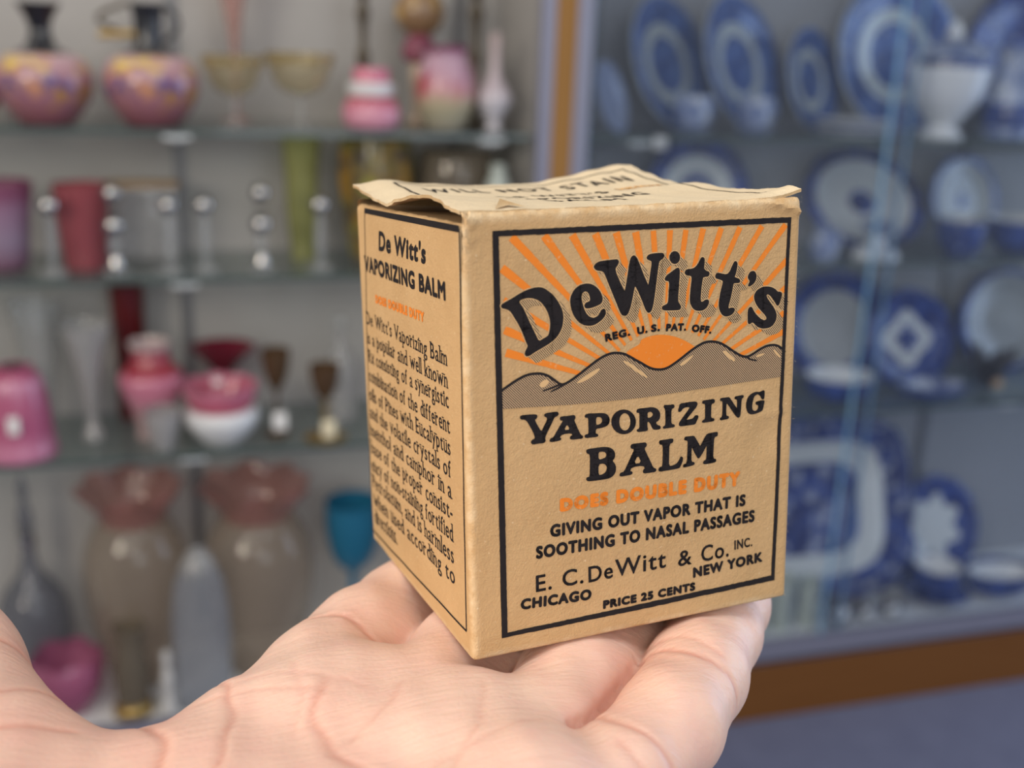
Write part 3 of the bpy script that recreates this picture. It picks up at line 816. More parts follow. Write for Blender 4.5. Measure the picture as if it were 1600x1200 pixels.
def smin(a, b, k):
    h = np.maximum(k - np.abs(a - b), 0) / k
    return np.minimum(a, b) - h * h * k * 0.25


def chain(Pt, pts, k):
    d = None
    for (p, q) in zip(pts, pts[1:]):
        s = seg_d(Pt, p[:3], q[:3], p[3], q[3])
        d = s if d is None else smin(d, s, k)
    return d


FINGERS = [   # (a, f, z, radius) from the knuckle to the tip
    [(-23.5, -18, -11.5, 10.2), (-25.5, 2, -9.6, 9.0), (-25.6, 14, -9.3, 9.2), (-25.5, 27, -9.0, 8.5), (-24.5, 45, -8.3, 7.9), (-23.5, 57, -7.5, 7.4), (-23.0, 66, -6.6, 6.6)],
    [(-7.5, -18, -11.5, 10.2), (-8.0, 2, -9.8, 9.0), (-8.0, 16, -9.6, 9.3), (-8.0, 32, -9.2, 8.7), (-8.0, 52, -8.5, 8.1), (-8.0, 65, -7.8, 7.5), (-8.0, 74, -7.0, 6.8)],
    [(9.0, -19, -12.0, 9.8), (9.3, 0, -9.8, 8.4), (9.3, 14, -9.2, 8.7), (9.2, 28, -9.0, 8.2), (8.5, 47, -8.2, 7.6), (8.0, 60, -7.5, 7.1), (7.8, 68, -6.6, 6.5)],
    [(16.5, -20, -10.6, 7.4), (21.8, -5, -9.0, 6.7), (24.5, 8, -8.3, 7.1), (24.5, 22, -8.1, 7.2), (24.0, 36, -7.8, 6.9), (23.6, 46, -7.4, 6.6), (23.2, 53, -6.8, 6.0)],
]


def hand_field(Pt):
    palm = None
    mc = [((-23.5, -18, -11.5, 10.0), (-19, -52, -13, 10.5), (-12, -92, -14, 12)), ((-7.5, -17, -12.0, 10.2), (-6.5, -52, -14, 10.5), (-4, -92, -14, 12)),
          ((9.0, -18, -12.0, 9.8), (7.5, -52, -14, 10.5), (4, -92, -14, 12)), ((18.0, -18, -11.0, 8.0), (13, -52, -13, 9.5), (11, -92, -14, 12))]
    for m in mc:
        d = chain(Pt, m, 6.0)
        palm = d if palm is None else smin(palm, d, 9.0)
    palm = smin(palm, seg_d(Pt, (11, -46, -11), (9, -82, -9), 9.5, 12.5), 10.0)          # heel of the hand
    palm = smin(palm, seg_d(Pt, (-6, -94, -15), (-4, -135, -30), 18.0, 21.0), 14.0)         # wrist
    palm = smin(palm, seg_d(Pt, (6, -94, -15), (8, -135, -30), 17.0, 20.0), 14.0)
    palm = smin(palm, seg_d(Pt, (2, -135, -30), (6, -215, -75), 23.0, 30.0), 14.0)          # forearm
    thumb = chain(Pt, [(-12, -86, -13, 15.0), (-30, -58, -11, 14.0), (-45, -39.5, -8.2, 11.8), (-70, -26.7, -2.5, 10.5), (-84, -21, 1.5, 9.6), (-96, -16, 5, 8.0)], 5.0)
    palm = smin(palm, thumb, 9.0)
    palm = smin(palm, seg_d(Pt, (-32, -37, -9.5), (-26, -28, -11), 7.5, 8.0), 8.0)           # web of the thumb
    # flesh that fills the palm and the webs between the fingers
    for (p, q, r0, r1) in (((-22, -14, -10.5), (13, -16, -11.0), 9.0, 9.0), ((-20, -32, -12.0), (16, -32, -12.0), 9.5, 9.5), ((-16, -52, -13.5), (14, -52, -13.5), 10, 10), ((-12, -74, -14), (10, -74, -14), 11, 11), ((-24, -1, -8.6), (6, -3, -8.8), 7.6, 7.4)):
        palm = smin(palm, seg_d(Pt, p, q, r0, r1), 7.0)
    # pads below the fingers
    for (a, f, z, r) in ((-17, -9, -8.6, 8.0), (1, -10, -9.2, 8.2), (13, -15, -9.3, 7.4)):
        palm = smin(palm, np.sqrt((Pt[0] - a) ** 2 + ((Pt[1] - f) * 0.8) ** 2 + (Pt[2] - z) ** 2) - r, 6.0)
    hand = palm
    for fg in FINGERS:
        d = smin(palm, chain(Pt, fg, 2.0), 2.4)
        hand = smin(hand, d, 0.9)
    return hand


def surface_net(vol, lo, h):
    """dual mesh of the zero level of a sampled field"""
    ins = vol < 0
    nx, ny, nz = vol.shape
    corners = [(i, j, k) for i in (0, 1) for j in (0, 1) for k in (0, 1)]
    cnt = np.zeros((nx - 1, ny - 1, nz - 1), np.int8)
    for i, j, k in corners: cnt += ins[i:nx - 1 + i, j:ny - 1 + j, k:nz - 1 + k]
    act = np.argwhere((cnt > 0) & (cnt < 8))
    acc = np.zeros((len(act), 3)); num = np.zeros(len(act))
    val = {c: vol[act[:, 0] + c[0], act[:, 1] + c[1], act[:, 2] + c[2]] for c in corners}
    for c in corners:
        for ax in range(3):
            if c[ax] == 0:
                d = list(c); d[ax] = 1; d = tuple(d)
                a, b = val[c], val[d]
                m = (a < 0) != (b < 0)
                t = np.where(m, a / np.where(m, a - b, 1), 0)
                p = np.tile(np.array(c, float), (len(act), 1)); p[:, ax] += t
                acc[m] += p[m]; num[m] += 1
    verts = lo + (act + acc / num[:, None]) * h
    idx = -np.ones(cnt.shape, np.int64)
    idx[act[:, 0], act[:, 1], act[:, 2]] = np.arange(len(act))
    quads = []
    for ax in range(3):
        sl0 = [slice(None)] * 3; sl1 = [slice(None)] * 3
        sl0[ax] = slice(0, -1); sl1[ax] = slice(1, None)
        ch = ins[tuple(sl0)] != ins[tuple(sl1)]
        e = np.argwhere(ch)
        b, c = [q for q in range(3) if q != ax]
        e = e[(e[:, b] > 0) & (e[:, c] > 0) & (e[:, b] < vol.shape[b] - 1) & (e[:, c] < vol.shape[c] - 1)]
        fl = ins[e[:, 0], e[:, 1], e[:, 2]]
        def cell(db, dc):
            q = e.copy(); q[:, b] -= db; q[:, c] -= dc
            return idx[q[:, 0], q[:, 1], q[:, 2]]
        qd = np.stack([cell(1, 1), cell(0, 1), cell(0, 0), cell(1, 0)], 1)
        flip = fl if ax != 1 else ~fl
        qd[~flip] = qd[~flip][:, ::-1]
        quads.append(qd)
    return verts, np.concatenate(quads)


# creases, as (a, f) paths on the palm side with depth and width in millimetres
CREASES = [
    (1.30, 0.80, [(15.5, -5), (16.6, -2), (17.4, 3), (17.8, 9), (18.0, 16)]),                     # gap between ring and little finger
    (0.52, 0.51, [(-31, 4), (-26, 6.3), (-19, 6.5), (-14, 5)]),                              # base of the index finger
    (0.52, 0.61, [(-36, -27), (-31, -28), (-25, -31), (-21, -36), (-19, -45), (-20, -60)]),     # life line
    (0.38, 0.54, [(-31, -15), (-26, -17.5), (-21, -23), (-17, -30), (-14, -38), (-4, -50), (8, -60)]),
    (0.38, 0.54, [(-15, -12), (-12, -20), (-4, -26), (6, -28), (18, -26), (30, -22)]),
    (0.21, 0.42, [(-6, -8), (-4, -16), (-6, -26)]), (0.19, 0.42, [(3, -4), (8, -14), (9, -24)]),
    (0.17, 0.42, [(-22, -10), (-16, -15), (-12, -24)]), (0.17, 0.42, [(14, -8), (10, -18), (2, -30)]),
    (0.21, 0.42, [(-29, -22), (-20, -17), (-12, -15)]), (0.14, 0.42, [(-28, -18), (-18, -12), (-9, -12)]),
    (0.43, 0.48, [(16.5, 17), (22, 15.5), (28, 15.5), (33, 17)]), (0.24, 0.42, [(17, 20), (23, 18.5), (30, 18.5)]),    # middle joint of the little finger
    (0.43, 0.54, [(17.5, -2.5), (22, -4.5), (28, -5), (34, -3.5)]), (0.28, 0.48, [(22, -8), (28, -9), (35, -7)]),
    (0.38, 0.54, [(-60, -33), (-58, -26), (-55, -21)]), (0.33, 0.54, [(-46, -46), (-45, -38), (-42, -28)]),
    (0.33, 0.54, [(-34, -34), (-40, -42), (-44, -52)]),
]


def path_d(a, f, path):
    d = np.full(a.shape, 1e9); along = np.zeros(a.shape); n = len(path) - 1
    for i, ((x0, y0), (x1, y1)) in enumerate(zip(path, path[1:])):
        bx, by = x1 - x0, y1 - y0
        h = np.clip(((a - x0) * bx + (f - y0) * by) / (bx * bx + by * by), 0, 1)
        q = np.hypot(a - x0 - bx * h, f - y0 - by * h)
        m = q < d
        d[m] = q[m]; along[m] = (i + h[m]) / n
    return d, along


def build_hand():
    h = 0.6
    lo = np.array([-108.0, -150.0, -58.0]); hi = np.array([48.0, 84.0, 18.0])
    n = ((hi - lo) / h).astype(int) + 1
    vol = np.empty(n, np.float32)
    ys = (lo[1] + h * np.arange(n[1])).astype(np.float32)
    A = (lo[0] + h * np.arange(n[0])).astype(np.float32)[:, None, None]; Z = (lo[2] + h * np.arange(n[2])).astype(np.float32)[None, None, :]
    for s in range(0, n[1], 40):                     # slab by slab to keep memory low
        Fy = ys[s:s + 40][None, :, None]
        shp = (n[0], Fy.shape[1], n[2])
        Pt = [np.broadcast_to(q, shp) for q in (A, Fy, Z)]
        vol[:, s:s + 40, :] = hand_field(Pt)
    vol[:, 0, :] = 1.0                               # close the forearm
    v, q = surface_net(vol, lo, h)
    # smooth
    e = np.concatenate([q[:, [0, 1]], q[:, [1, 2]], q[:, [2, 3]], q[:, [3, 0]]])
    deg = np.bincount(e.ravel(), minlength=len(v)).astype(float)[:, None]
    for lam in (0.5, -0.52, 0.5, -0.52, 0.5):
        acc = np.zeros_like(v)
        np.add.at(acc, e[:, 0], v[e[:, 1]]); np.add.at(acc, e[:, 1], v[e[:, 0]])
        v = v + lam * (acc / deg - v)
    fn = np.cross(v[q[:, 2]] - v[q[:, 0]], v[q[:, 3]] - v[q[:, 1]])
    vn = np.zeros_like(v)
    for i in range(4): np.add.at(vn, q[:, i], fn)
    vn /= np.linalg.norm(vn, axis=1)[:, None] + 1e-9
    if vn[np.argmax(v[:, 2]), 2] < 0: q = q[:, ::-1]; vn = -vn
    up = np.clip((vn[:, 2] + 0.35) / 0.6, 0, 1)
    disp = np.zeros(len(v)); flush = np.zeros(len(v))
    for dep, wid, path in CREASES:
        pth = chaikin(path, 2, False)
        wob = 0.5 * np.sin(v[:, 0] * 0.55 + 3 * dep * 10) * np.cos(v[:, 1] * 0.47)
        d, al = path_d(v[:, 0] + wob * 0.6, v[:, 1] + wob, pth)
        fade = np.clip(np.minimum(al, 1 - al) * 6 + 0.15, 0, 1)
        g = np.exp(-(d / wid) ** 2) * fade * up
        disp -= dep * (0.62 if dep < 1 else 1.0) * g
        disp += dep * 0.10 * np.exp(-((d - 2.6 * wid) / (1.8 * wid)) ** 2) * fade * up
        flush = np.maximum(flush, g * min(0.75, dep * 1.6))
        flush = np.maximum(flush, np.exp(-(d / (wid * 4)) ** 2) * fade * up * dep * 0.35)
    # fingertips, thumb ball and heel are ruddier; soft low bumps everywhere
    fl2 = 0.22 * np.exp(-((v[:, 0] + 45) / 26) ** 2 - ((v[:, 1] + 38) / 24) ** 2) + 0.16 * np.exp(-((v[:, 0] - 22) / 10) ** 2 - ((v[:, 1] - 12) / 12) ** 2)
    flush = np.clip(flush + fl2, 0, 1)
    disp += 0.10 * (np.sin(v[:, 0] * 0.42 + 1) * np.cos(v[:, 1] * 0.36) + 0.5 * np.sin(v[:, 0] * 0.9 + v[:, 1] * 0.7)) * up
    v = v + vn * disp[:, None]
    # flatten where the carton rests
    x = v[:, 1] * HF[0] + v[:, 0] * HA[0]; y = v[:, 1] * HF[1] + v[:, 0] * HA[1]
    under = (x > -0.3) & (x < 50.3) & (y > -0.3) & (y < 50.3)
    z = np.where(under, np.minimum(v[:, 2], -0.06), v[:, 2])
    pts = np.stack([x, y, z], 1) * MM
    me = bpy.data.meshes.new('hand')
    me.from_pydata(pts.tolist(), [], q.tolist())
    me.materials.append(M_skin)
    me.polygons.foreach_set('use_smooth', [True] * len(me.polygons))
    at = me.attributes.new('flush', 'FLOAT', 'POINT')
    at.data.foreach_set('value', flush.astype(np.float32))
    me.update()
    o = bpy.data.objects.new('hand', me)
    COL.objects.link(o)
    o.matrix_world = medicine_box.matrix_world.copy()
    return o


hand = build_hand()
tag(hand, 'open left hand held palm up with the thumb stretched out, carrying the tan medicine box', 'hand')


def hand_pt(a, f, z):
    x, y = f * HF + a * HA
    return np.array([x, y, z])


# finger nails on the back of the finger tips
M_nail = plain('nail', (0.80, 0.52, 0.43), 0.25, 0, 0.05, 200)
for fg in FINGERS + [[(-70, -27, -2.5, 10.4), (-84, -21, 1.5, 9.6), (-96, -16, 5, 8.0)]]:
    p0, p1 = np.array(fg[-2][:3]), np.array(fg[-1][:3])
    t = (p1 - p0) / np.linalg.norm(p1 - p0)
    side = np.cross(t, [0, 0, 1.0]); side /= np.linalg.norm(side)
    back = -np.cross(side, t)
    r = fg[-1][3] + 0.25
    rows = []
    for i in range(7):
        for j in range(7):
            ph = (j / 6 - 0.5) * 1.7
            c = p1 - t * 6.5 + t * (12.0 * i / 6)
            rr = (r + 0.35 - 0.05 * i) if i < 5 else r - 0.3 * (i - 4)
            q = c + side * (rr * math.sin(ph)) + back * (rr * math.cos(ph))
            rows.append(tuple(hand_pt(*q) * MM))
    mesh_obj('nail', rows, [(i * 7 + j, i * 7 + j + 1, (i + 1) * 7 + j + 1, (i + 1) * 7 + j) for i in range(6) for j in range(6)], M_nail, hand)
# ------------------------------------------------------------------ the shop: carpet, wall, two glass showcases side by side
YF, YB = 1.85, 2.135               # front plane and back wall of the showcases
S1, S2, S3, DECK = 1.275, 1.0325, 0.7187, 0.194     # shelf tops
SHELF_Y = {S1: (YF + 0.015, YB - 0.004), S2: (YF + 0.015, YB - 0.004), S3: (YF + 0.015, YB - 0.004), DECK: (YF + 0.02, YB)}


def ray(u, v): return C2W @ np.array([(u - 800.0) / 1700.0, (v - 600.0) / 1700.0, 1.0])


def on_y(u, v, y):
    """the point of the plane y = const that lies at (u, v) of the photograph, and metres per pixel there"""
    d = ray(u, v); k = y / d[1]; p = d * k
    return p[0], p[2] + CAM_H, k / 1700.0


def struct(name, o): return tag(o, kind='structure')


def carpet_mat():
    t = NT('carpet')
    co = t.coord()
    c = t.mix(t.noise(14.0, co, 3.0), (0.125, 0.13, 0.20), (0.20, 0.205, 0.29))
    n = t.noise(420.0, co, 2.0)
    c = t.mix(t.math('MULTIPLY', n, 0.5), c, (0.08, 0.085, 0.14))
    return t.done(t.bsdf(c, 0.95, 0.0, n, 0.5, 0.004))


def wood_mat(name, a, b, rot=False):
    t = NT(name)
    mp = t.n('ShaderNodeMapping'); t.link(t.coord(), mp.inputs[0])
    mp.inputs['Scale'].default_value = (60, 60, 3) if not rot else (3, 60, 60)
    n = t.noise(1.0, mp.outputs[0], 4.0, 0.6)
    return t.done(t.bsdf(t.mix(n, a, b), 0.6, Specular_IOR_Level=0.25))


M_carpet = carpet_mat()
M_oak = wood_mat('oak', (0.25, 0.115, 0.028), (0.38, 0.195, 0.055))
M_plinth = wood_mat('brown_plinth', (0.15, 0.055, 0.012), (0.215, 0.085, 0.022), True)
M_case = plain('case_lining', (0.385, 0.37, 0.355), 0.7, 0, 0.05, 3)
M_case2 = plain('grey_case_lining', (0.30, 0.30, 0.315), 0.7, 0, 0.06, 3)
M_alu = plain('brushed_aluminium', (0.27, 0.268, 0.34), 0.42, 0.35, 0.05, 40)
M_steel = plain('dark_steel', (0.20, 0.20, 0.205), 0.45, 0.5, 0.1, 60)
M_deck = plain('pale_deck', (0.76, 0.76, 0.76), 0.5, 0, 0.06, 8)
M_bracket = plain('pale_metal', (0.55, 0.56, 0.56), 0.4, 0.3, 0.05, 50)
M_wall = plain('shop_wall_paint', (0.55, 0.55, 0.54), 0.8, 0, 0.04, 2)
M_shelf = clear('shelf_glass', (0.86, 0.90, 0.88), (0.25, 0.32, 0.30), 0.10, 0.02, 1.45)
M_edge = plain('shelf_edge', (0.055, 0.085, 0.08), 0.2, 0, 0.2, 8, 0.6)
M_pane = clear('pane_glass', (0.93, 0.95, 0.97), (0.40, 0.46, 0.60), 0.03, 0.0, 1.5)
M_paneedge = plain('pane_edge', (0.22, 0.42, 0.62), 0.25, 0, 0.1, 6, 0.5)

struct('floor', MB().box(-3.0, 4.5, -2.6, 2.6, -0.05, 0.0).build('floor', M_carpet, smooth=False))
struct('wall_back', MB().box(-3.0, 4.5, 2.30, 2.42, 0.0, 2.7).build('wall_back', M_wall, smooth=False))


def cabinet(x0, x1, label, lining, post_side):
    e = empty('display_cabinet', ((x0 + x1) / 2, YF, 0))
    tag(e, label, 'cabinet')
    cx, cy = (x0 + x1) / 2, YF
    B = lambda name, m, *a, **k: MB().box(a[0] - cx, a[1] - cx, a[2] - cy, a[3] - cy, a[4], a[5], bev=k.get('bev', 0)).build(name, m, e, smooth=False)
    B('back_panel', lining, x0, x1, YB, YB + 0.02, 0.144, 1.95)
    B('side_panel', lining, x0, x0 + 0.018, YF + 0.012, YB, 0.144, 1.95)
    B('side_panel', lining, x1 - 0.018, x1, YF + 0.012, YB, 0.144, 1.95)
    B('top_panel', M_oak, x0, x1, YF - 0.01, YB + 0.02, 1.95, 2.0)
    B('deck', M_deck, x0 + 0.018, x1 - 0.018, YF + 0.02, YB, 0.144, DECK)
    B('plinth', M_plinth, x0, x1, YF + 0.0, YB + 0.02, 0.0004, 0.1438, bev=0.002)
    t = MB()
    for y in (YF - 0.004, YF + 0.007):
        t.box(x0 - cx, x1 - cx, y - cy, y + 0.003 - cy, 0.146, DECK + 0.006)
    t.box(x0 - cx, x1 - cx, YF - 0.004 - cy, YF + 0.018 - cy, 0.1445, 0.153)
    t.build('door_track', M_alu, e, smooth=False)
    B('upper_track', M_alu, x0, x1, YF - 0.004, YF + 0.018, 1.91, 1.949)
    return e, cx


left_case, LCX = cabinet(-1.25, 0.6212, 'pale lined showcase with pink china and clear glass on three glass shelves', M_case, 'r')
right_case, RCX = cabinet(0.6598, 2.75, 'grey lined showcase with sliding glass doors, filled with blue and white china', M_case2, 'l')
MB().box(0.6215 - LCX, 0.6595 - LCX, -0.006, YB - YF + 0.02, 0.0004, 2.0, bev=0.002).build('end_post', M_oak, left_case, smooth=False)
MB().box(0.597 - LCX, 0.6212 - LCX, -0.005, 0.02, 0.153, 1.91, bev=0.001).build('door_jamb', M_alu, left_case, smooth=False)
MB().box(0.6598 - RCX, 0.688 - RCX, -0.005, 0.02, 0.153, 1.91, bev=0.001).build('door_jamb', M_alu, right_case, smooth=False)


def standard(case, cx, x):
    m = MB()
    m.box(x - 0.009 - cx, x + 0.009 - cx, YB - 0.008 - YF, YB - 0.0005 - YF, 0.25, 1.9)
    for k in range(60): m.box(x - 0.003 - cx, x + 0.003 - cx, YB - 0.0095 - YF, YB - 0.0075 - YF, 0.27 + k * 0.027, 0.284 + k * 0.027)
    m.build('slotted_standard', M_steel, case, smooth=False)


def bracket(case, cx, x, z):
    m = MB()
    y0, y1 = 0.02, YB - 0.011 - YF
    v = [(x - .006 - cx, y0, z - .0092), (x + .006 - cx, y0, z - .0092), (x + .006 - cx, y1, z - .0092), (x - .006 - cx, y1, z - .0092),
         (x - .006 - cx, y0, z - .020), (x + .006 - cx, y0, z - .020), (x + .006 - cx, y1, z - .045), (x - .006 - cx, y1, z - .045)]
    m.add(v, [(0, 1, 2, 3), (4, 7, 6, 5), (0, 4, 5, 1), (1, 5, 6, 2), (2, 6, 7, 3), (3, 7, 4, 0)])
    m.box(x - .022 - cx, x + .022 - cx, y0 - .004, y0 + .012, z - .0165, z - .0092)
    m.build('shelf_bracket', M_bracket, case, smooth=False)


for x in (-0.62, -0.006, 0.52):
    standard(left_case, LCX, x)
    for z in (S1, S2, S3): bracket(left_case, LCX, x, z)
for x in (0.80, 1.72, 2.45):
    standard(right_case, RCX, x)
    for z in (S1, S2, S3): bracket(right_case, RCX, x, z)

for x0, x1, which in ((-1.228, 0.592, 'pink china'), (0.690, 2.728, 'blue china')):
    for z, pos in ((S1, 'top'), (S2, 'middle'), (S3, 'lowest')):
        e = empty('glass_shelf', ((x0 + x1) / 2, YF + 0.015, z - 0.0085))
        tag(e, '%s glass shelf in the showcase of %s' % (pos, which), 'shelf', 'glass shelves of the showcases')
        w = (x1 - x0) / 2
        MB().box(-w, w, 0.0015, YB - YF - 0.028, 0, 0.0079).build('shelf_pane', M_shelf, e, smooth=False)
        MB().box(-w, w, 0, 0.0015, 0, 0.0079).build('front_edge', M_edge, e, smooth=False)

for k, (x0, x1, y) in enumerate(((0.69, 1.36, 0.008), (1.304, 2.05, -0.003), (2.0, 2.735, 0.008))):
    e = empty('sliding_glass_door', ((x0 + x1) / 2, YF + y, 0.155)); e.parent = right_case
    e.location = ((x0 + x1) / 2 - RCX, y, 0.155)
    w = (x1 - x0) / 2
    MB().box(-w + .004, w - .004, -0.0, 0.005, 0, 1.75).build('pane', M_pane, e, smooth=False)
    for s in (-1, 1): MB().box(*((-w, -w + .004) if s < 0 else (w - .004, w)), -0.0, 0.005, 0, 1.75).build('pane_edge', M_paneedge, e, smooth=False)
# ------------------------------------------------------------------ things on the shelves
def fit(u, vtop, w, dy, shelf, k=1.0):
    """where a piece stands on its shelf, its height and its width (metres), from how it measures in the photograph"""
    y = YF + dy
    x, _, s = on_y(u, vtop, y)
    for _ in range(4):
        half = k * w * s / 2                      # keep clear of the doors and of the back wall
        y = min(max(y, YF + (0.018 if u > 900 else 0.012) + half), YB - 0.013 - half)
        p = C2W.T @ np.array([x, y, shelf - CAM_H]); vb = 600 + 1700 * p[1] / p[2]
        x, zt, s = on_y(u, (vtop + vb) / 2, y)
    _, zt, _ = on_y(u, vtop, y)
    return (x, y, shelf + 0.0005), zt - shelf - 0.0005, w * s


def prof(pts, w, h, n=5):
    """smooth outline through (radius, height) control points, scaled to half-width w/2 and height h"""
    p = [(pts[0][0], pts[0][1])]
    for i in range(len(pts) - 1):
        p0 = pts[max(i - 1, 0)]; p1 = pts[i]; p2 = pts[i + 1]; p3 = pts[min(i + 2, len(pts) - 1)]
        for k in range(1, n + 1):
            t = k / n
            f = lambda a, b, c, d: 0.5 * (2 * b + (c - a) * t + (2 * a - 5 * b + 4 * c - d) * t * t + (3 * b - a - 3 * c + d) * t ** 3)
            p.append((max(f(p0[0], p1[0], p2[0], p3[0]), 0.0005), min(max(f(p0[1], p1[1], p2[1], p3[1]), min(p1[1], p2[1])), max(p1[1], p2[1]))))
    return [(r * w / 2, q * h) for r, q in p]


def open_prof(pts, w, h, wall=0.0025, n=5):
    """an outline for a hollow vessel: outside up, over the rim, and down inside"""
    o = prof(pts, w, h, n)
    inn = [(max(r - wall, 0.0004), z + (wall if i == 0 else 0)) for i, (r, z) in enumerate(o)]
    return o + inn[::-1]


def vessel(name, label, cat, loc, parts, group=None):
    """parts: (part name, mesh builder, material). One part alone is the thing itself."""
    if len(parts) == 1:
        o = parts[0][1].build(name, parts[0][2], None, loc)
    else:
        o = empty(name, loc)
        for pn, mb, m in parts: mb.build(pn, m, o)
    return tag(o, label, cat, group)


def L(pts, w, h, hollow=False, wob=0.0, lobes=8, n=40, sq=1.0):
    return MB().lathe((open_prof if hollow else prof)(pts, w, h), n, 0, wob, lobes, sq=sq)


def handle(x0, z0, x1, z1, out, r, n=12, yo=0.0):
    p = []
    for i in range(n + 1):
        a = math.pi * i / n
        z = z0 + (z1 - z0) * (i / n)
        x = x0 + (x1 - x0) * (i / n) + out * math.sin(a)
        p.append((x, yo, z))
    return MB().tube(p, r)


# materials of the pink and clear pieces
black_gl = plain('black_glaze', (0.012, 0.012, 0.016), 0.18, 0, 0.2, 30, 0.5)
gilt = plain('gilt', (0.50, 0.33, 0.10), 0.3, 0.6, 0.2, 60)
brass = plain('brass', (0.42, 0.28, 0.10), 0.3, 0.8, 0.2, 60)
silver = plain('silver', (0.55, 0.53, 0.51), 0.16, 1.0, 0.06, 60)
milk = plain('milk_glass', (0.74, 0.74, 0.74), 0.3, 0, 0.05, 20, 0.3)
pinkish = plain('rose_glass', (0.62, 0.19, 0.27), 0.25, 0, 0.2, 25, 0.3)
ruby = clear('ruby_glass', (0.80, 0.42, 0.44), (0.44, 0.12, 0.14), 0.60)
cran = clear('cranberry_glass', (0.70, 0.16, 0.24), (0.32, 0.035, 0.075), 0.45)
dred = plain('dark_red_glass', (0.11, 0.008, 0.008), 0.15, 0, 0.2, 20, 0.5)
crystal = clear('crystal', (0.94, 0.95, 0.95), (0.70, 0.70, 0.70), 0.16)
cloudy = clear('cloudy_glass', (0.88, 0.88, 0.88), (0.62, 0.61, 0.60), 0.35)
smoke = clear('smoke_glass', (0.80, 0.74, 0.64), (0.26, 0.22, 0.17), 0.45)
greyg = clear('grey_glass', (0.74, 0.76, 0.80), (0.22, 0.22, 0.25), 0.35)
palebl = clear('pale_blue_glass', (0.88, 0.90, 0.93), (0.42, 0.43, 0.46), 0.34)
peach = clear('peach_glass', (0.95, 0.85, 0.83), (0.55, 0.27, 0.24), 0.30)
amberc = clear('amber_crackle_glass', (0.93, 0.88, 0.82), (0.42, 0.35, 0.29), 0.28)
goldgl = clear('gold_rim_glass', (0.97, 0.95, 0.89), (0.56, 0.46, 0.26), 0.07)
brownst = clear('brown_glass', (0.60, 0.46, 0.30), (0.14, 0.08, 0.04), 0.6)
greeny = clear('uranium_glass', (0.88, 0.88, 0.66), (0.42, 0.42, 0.17), 0.50)
teal = clear('teal_glass', (0.25, 0.60, 0.78), (0.03, 0.22, 0.37), 0.65)
magenta = clear('magenta_glass', (0.93, 0.62, 0.76), (0.56, 0.20, 0.33), 0.45)
palepink = clear('pale_pink_glass', (0.97, 0.88, 0.86), (0.64, 0.44, 0.40), 0.32)
tagcard = plain('price_card', (0.80, 0.78, 0.76), 0.8, 0, 0.03, 30)
creamtag = plain('cream_card', (0.80, 0.70, 0.48), 0.8, 0, 0.03, 30)
bronze = plain('dark_bronze', (0.045, 0.040, 0.040), 0.4, 0.3, 0.4, 30)
aged = plain('aged_brass', (0.09, 0.07, 0.045), 0.4, 0.4, 0.4, 40)


def tagged(name, x, z, w, h, y, m, label):
    """a small hanging price card"""
    q = MB().box(-w / 2, w / 2, -0.0006, 0.0006, 0, h, bev=0.0003)
    q.tube([(0, 0, h - 0.001), (0.001, 0.0, h + 0.004), (0, 0.001, h + 0.009)], 0.0004, 6)
    o = q.build('price_tag', m, None, (x, y, z))
    tag(o, label, 'tag')
    return o


# ---- top shelf, left showcase
flower_spots = [(0.88, 0.22, (0.62, 0.42, 0.10), 38, 0.5), (0.62, 0.26, (0.10, 0.06, 0.20), 42, 0.49), (0.42, 0.22, (0.42, 0.21, 0.03), 42, 0.52), (0.72, 0.5, (0.55, 0.25, 0.12), 30, 0.58)]
for u, vt, w, lab, kind in ((70, 83, 146, 'round pink vase with a flared black neck, beside the pink ewer', 0), (237, 86, 146, 'round pink ewer with black neck and handles, left of the gilt goblets', 1)):
    loc, h, ww = fit(u, vt, w, 0.085, S1)
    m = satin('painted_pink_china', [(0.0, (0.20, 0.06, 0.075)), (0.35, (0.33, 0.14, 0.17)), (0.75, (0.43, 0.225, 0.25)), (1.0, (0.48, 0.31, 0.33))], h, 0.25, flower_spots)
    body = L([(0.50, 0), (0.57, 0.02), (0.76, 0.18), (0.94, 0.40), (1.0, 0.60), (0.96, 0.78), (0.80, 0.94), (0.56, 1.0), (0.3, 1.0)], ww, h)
    nk = MB()
    if kind == 0:
        hh = 0.70 * h
        nk.lathe([(r * ww / 2, h + q * hh) for r, q in [(q_[0], q_[1]) for q_ in prof([(0.3, 0.0), (0.53, 0.0), (0.50, 0.05), (0.34, 0.12), (0.235, 0.34), (0.215, 0.5), (0.29, 0.72), (0.45, 0.98), (0.43, 1.0), (0.2, 0.7)], 2, 1)]])
        vessel('vase', lab, 'vase', loc, [('body', body, m), ('neck', nk, black_gl)])
    else:
        hh = 0.72 * h
        nk.lathe([(r * ww / 2, h + q * hh) for r, q in prof([(0.3, 0.0), (0.54, 0.0), (0.50, 0.06), (0.33, 0.14), (0.29, 0.4), (0.31, 0.75), (0.36, 0.98), (0.33, 1.0), (0.2, 0.8)], 2, 1)])
        hd = handle(0.30 * ww / 2, h + 0.25 * hh, 0.33 * ww / 2, h + 0.98 * hh, 0.30 * ww / 2, 0.0045)
        lo = handle(-0.30 * ww / 2, h + 0.34 * hh, -0.33 * ww / 2, h + 1.0 * hh, -0.66 * ww / 2, 0.004)
        gm = handle(-0.28 * ww / 2, h + 0.40 * hh, -0.95 * ww / 2, h + 0.36 * hh, -0.02, 0.006)
        vessel('ewer', lab, 'ewer', loc, [('body', body, m), ('neck', nk, black_gl), ('handle', hd, black_gl), ('side_loop', lo, aged), ('gilt_mount', gm, gilt)])
loc, h, ww = fit(-48, 80, 90, 0.15, S1)
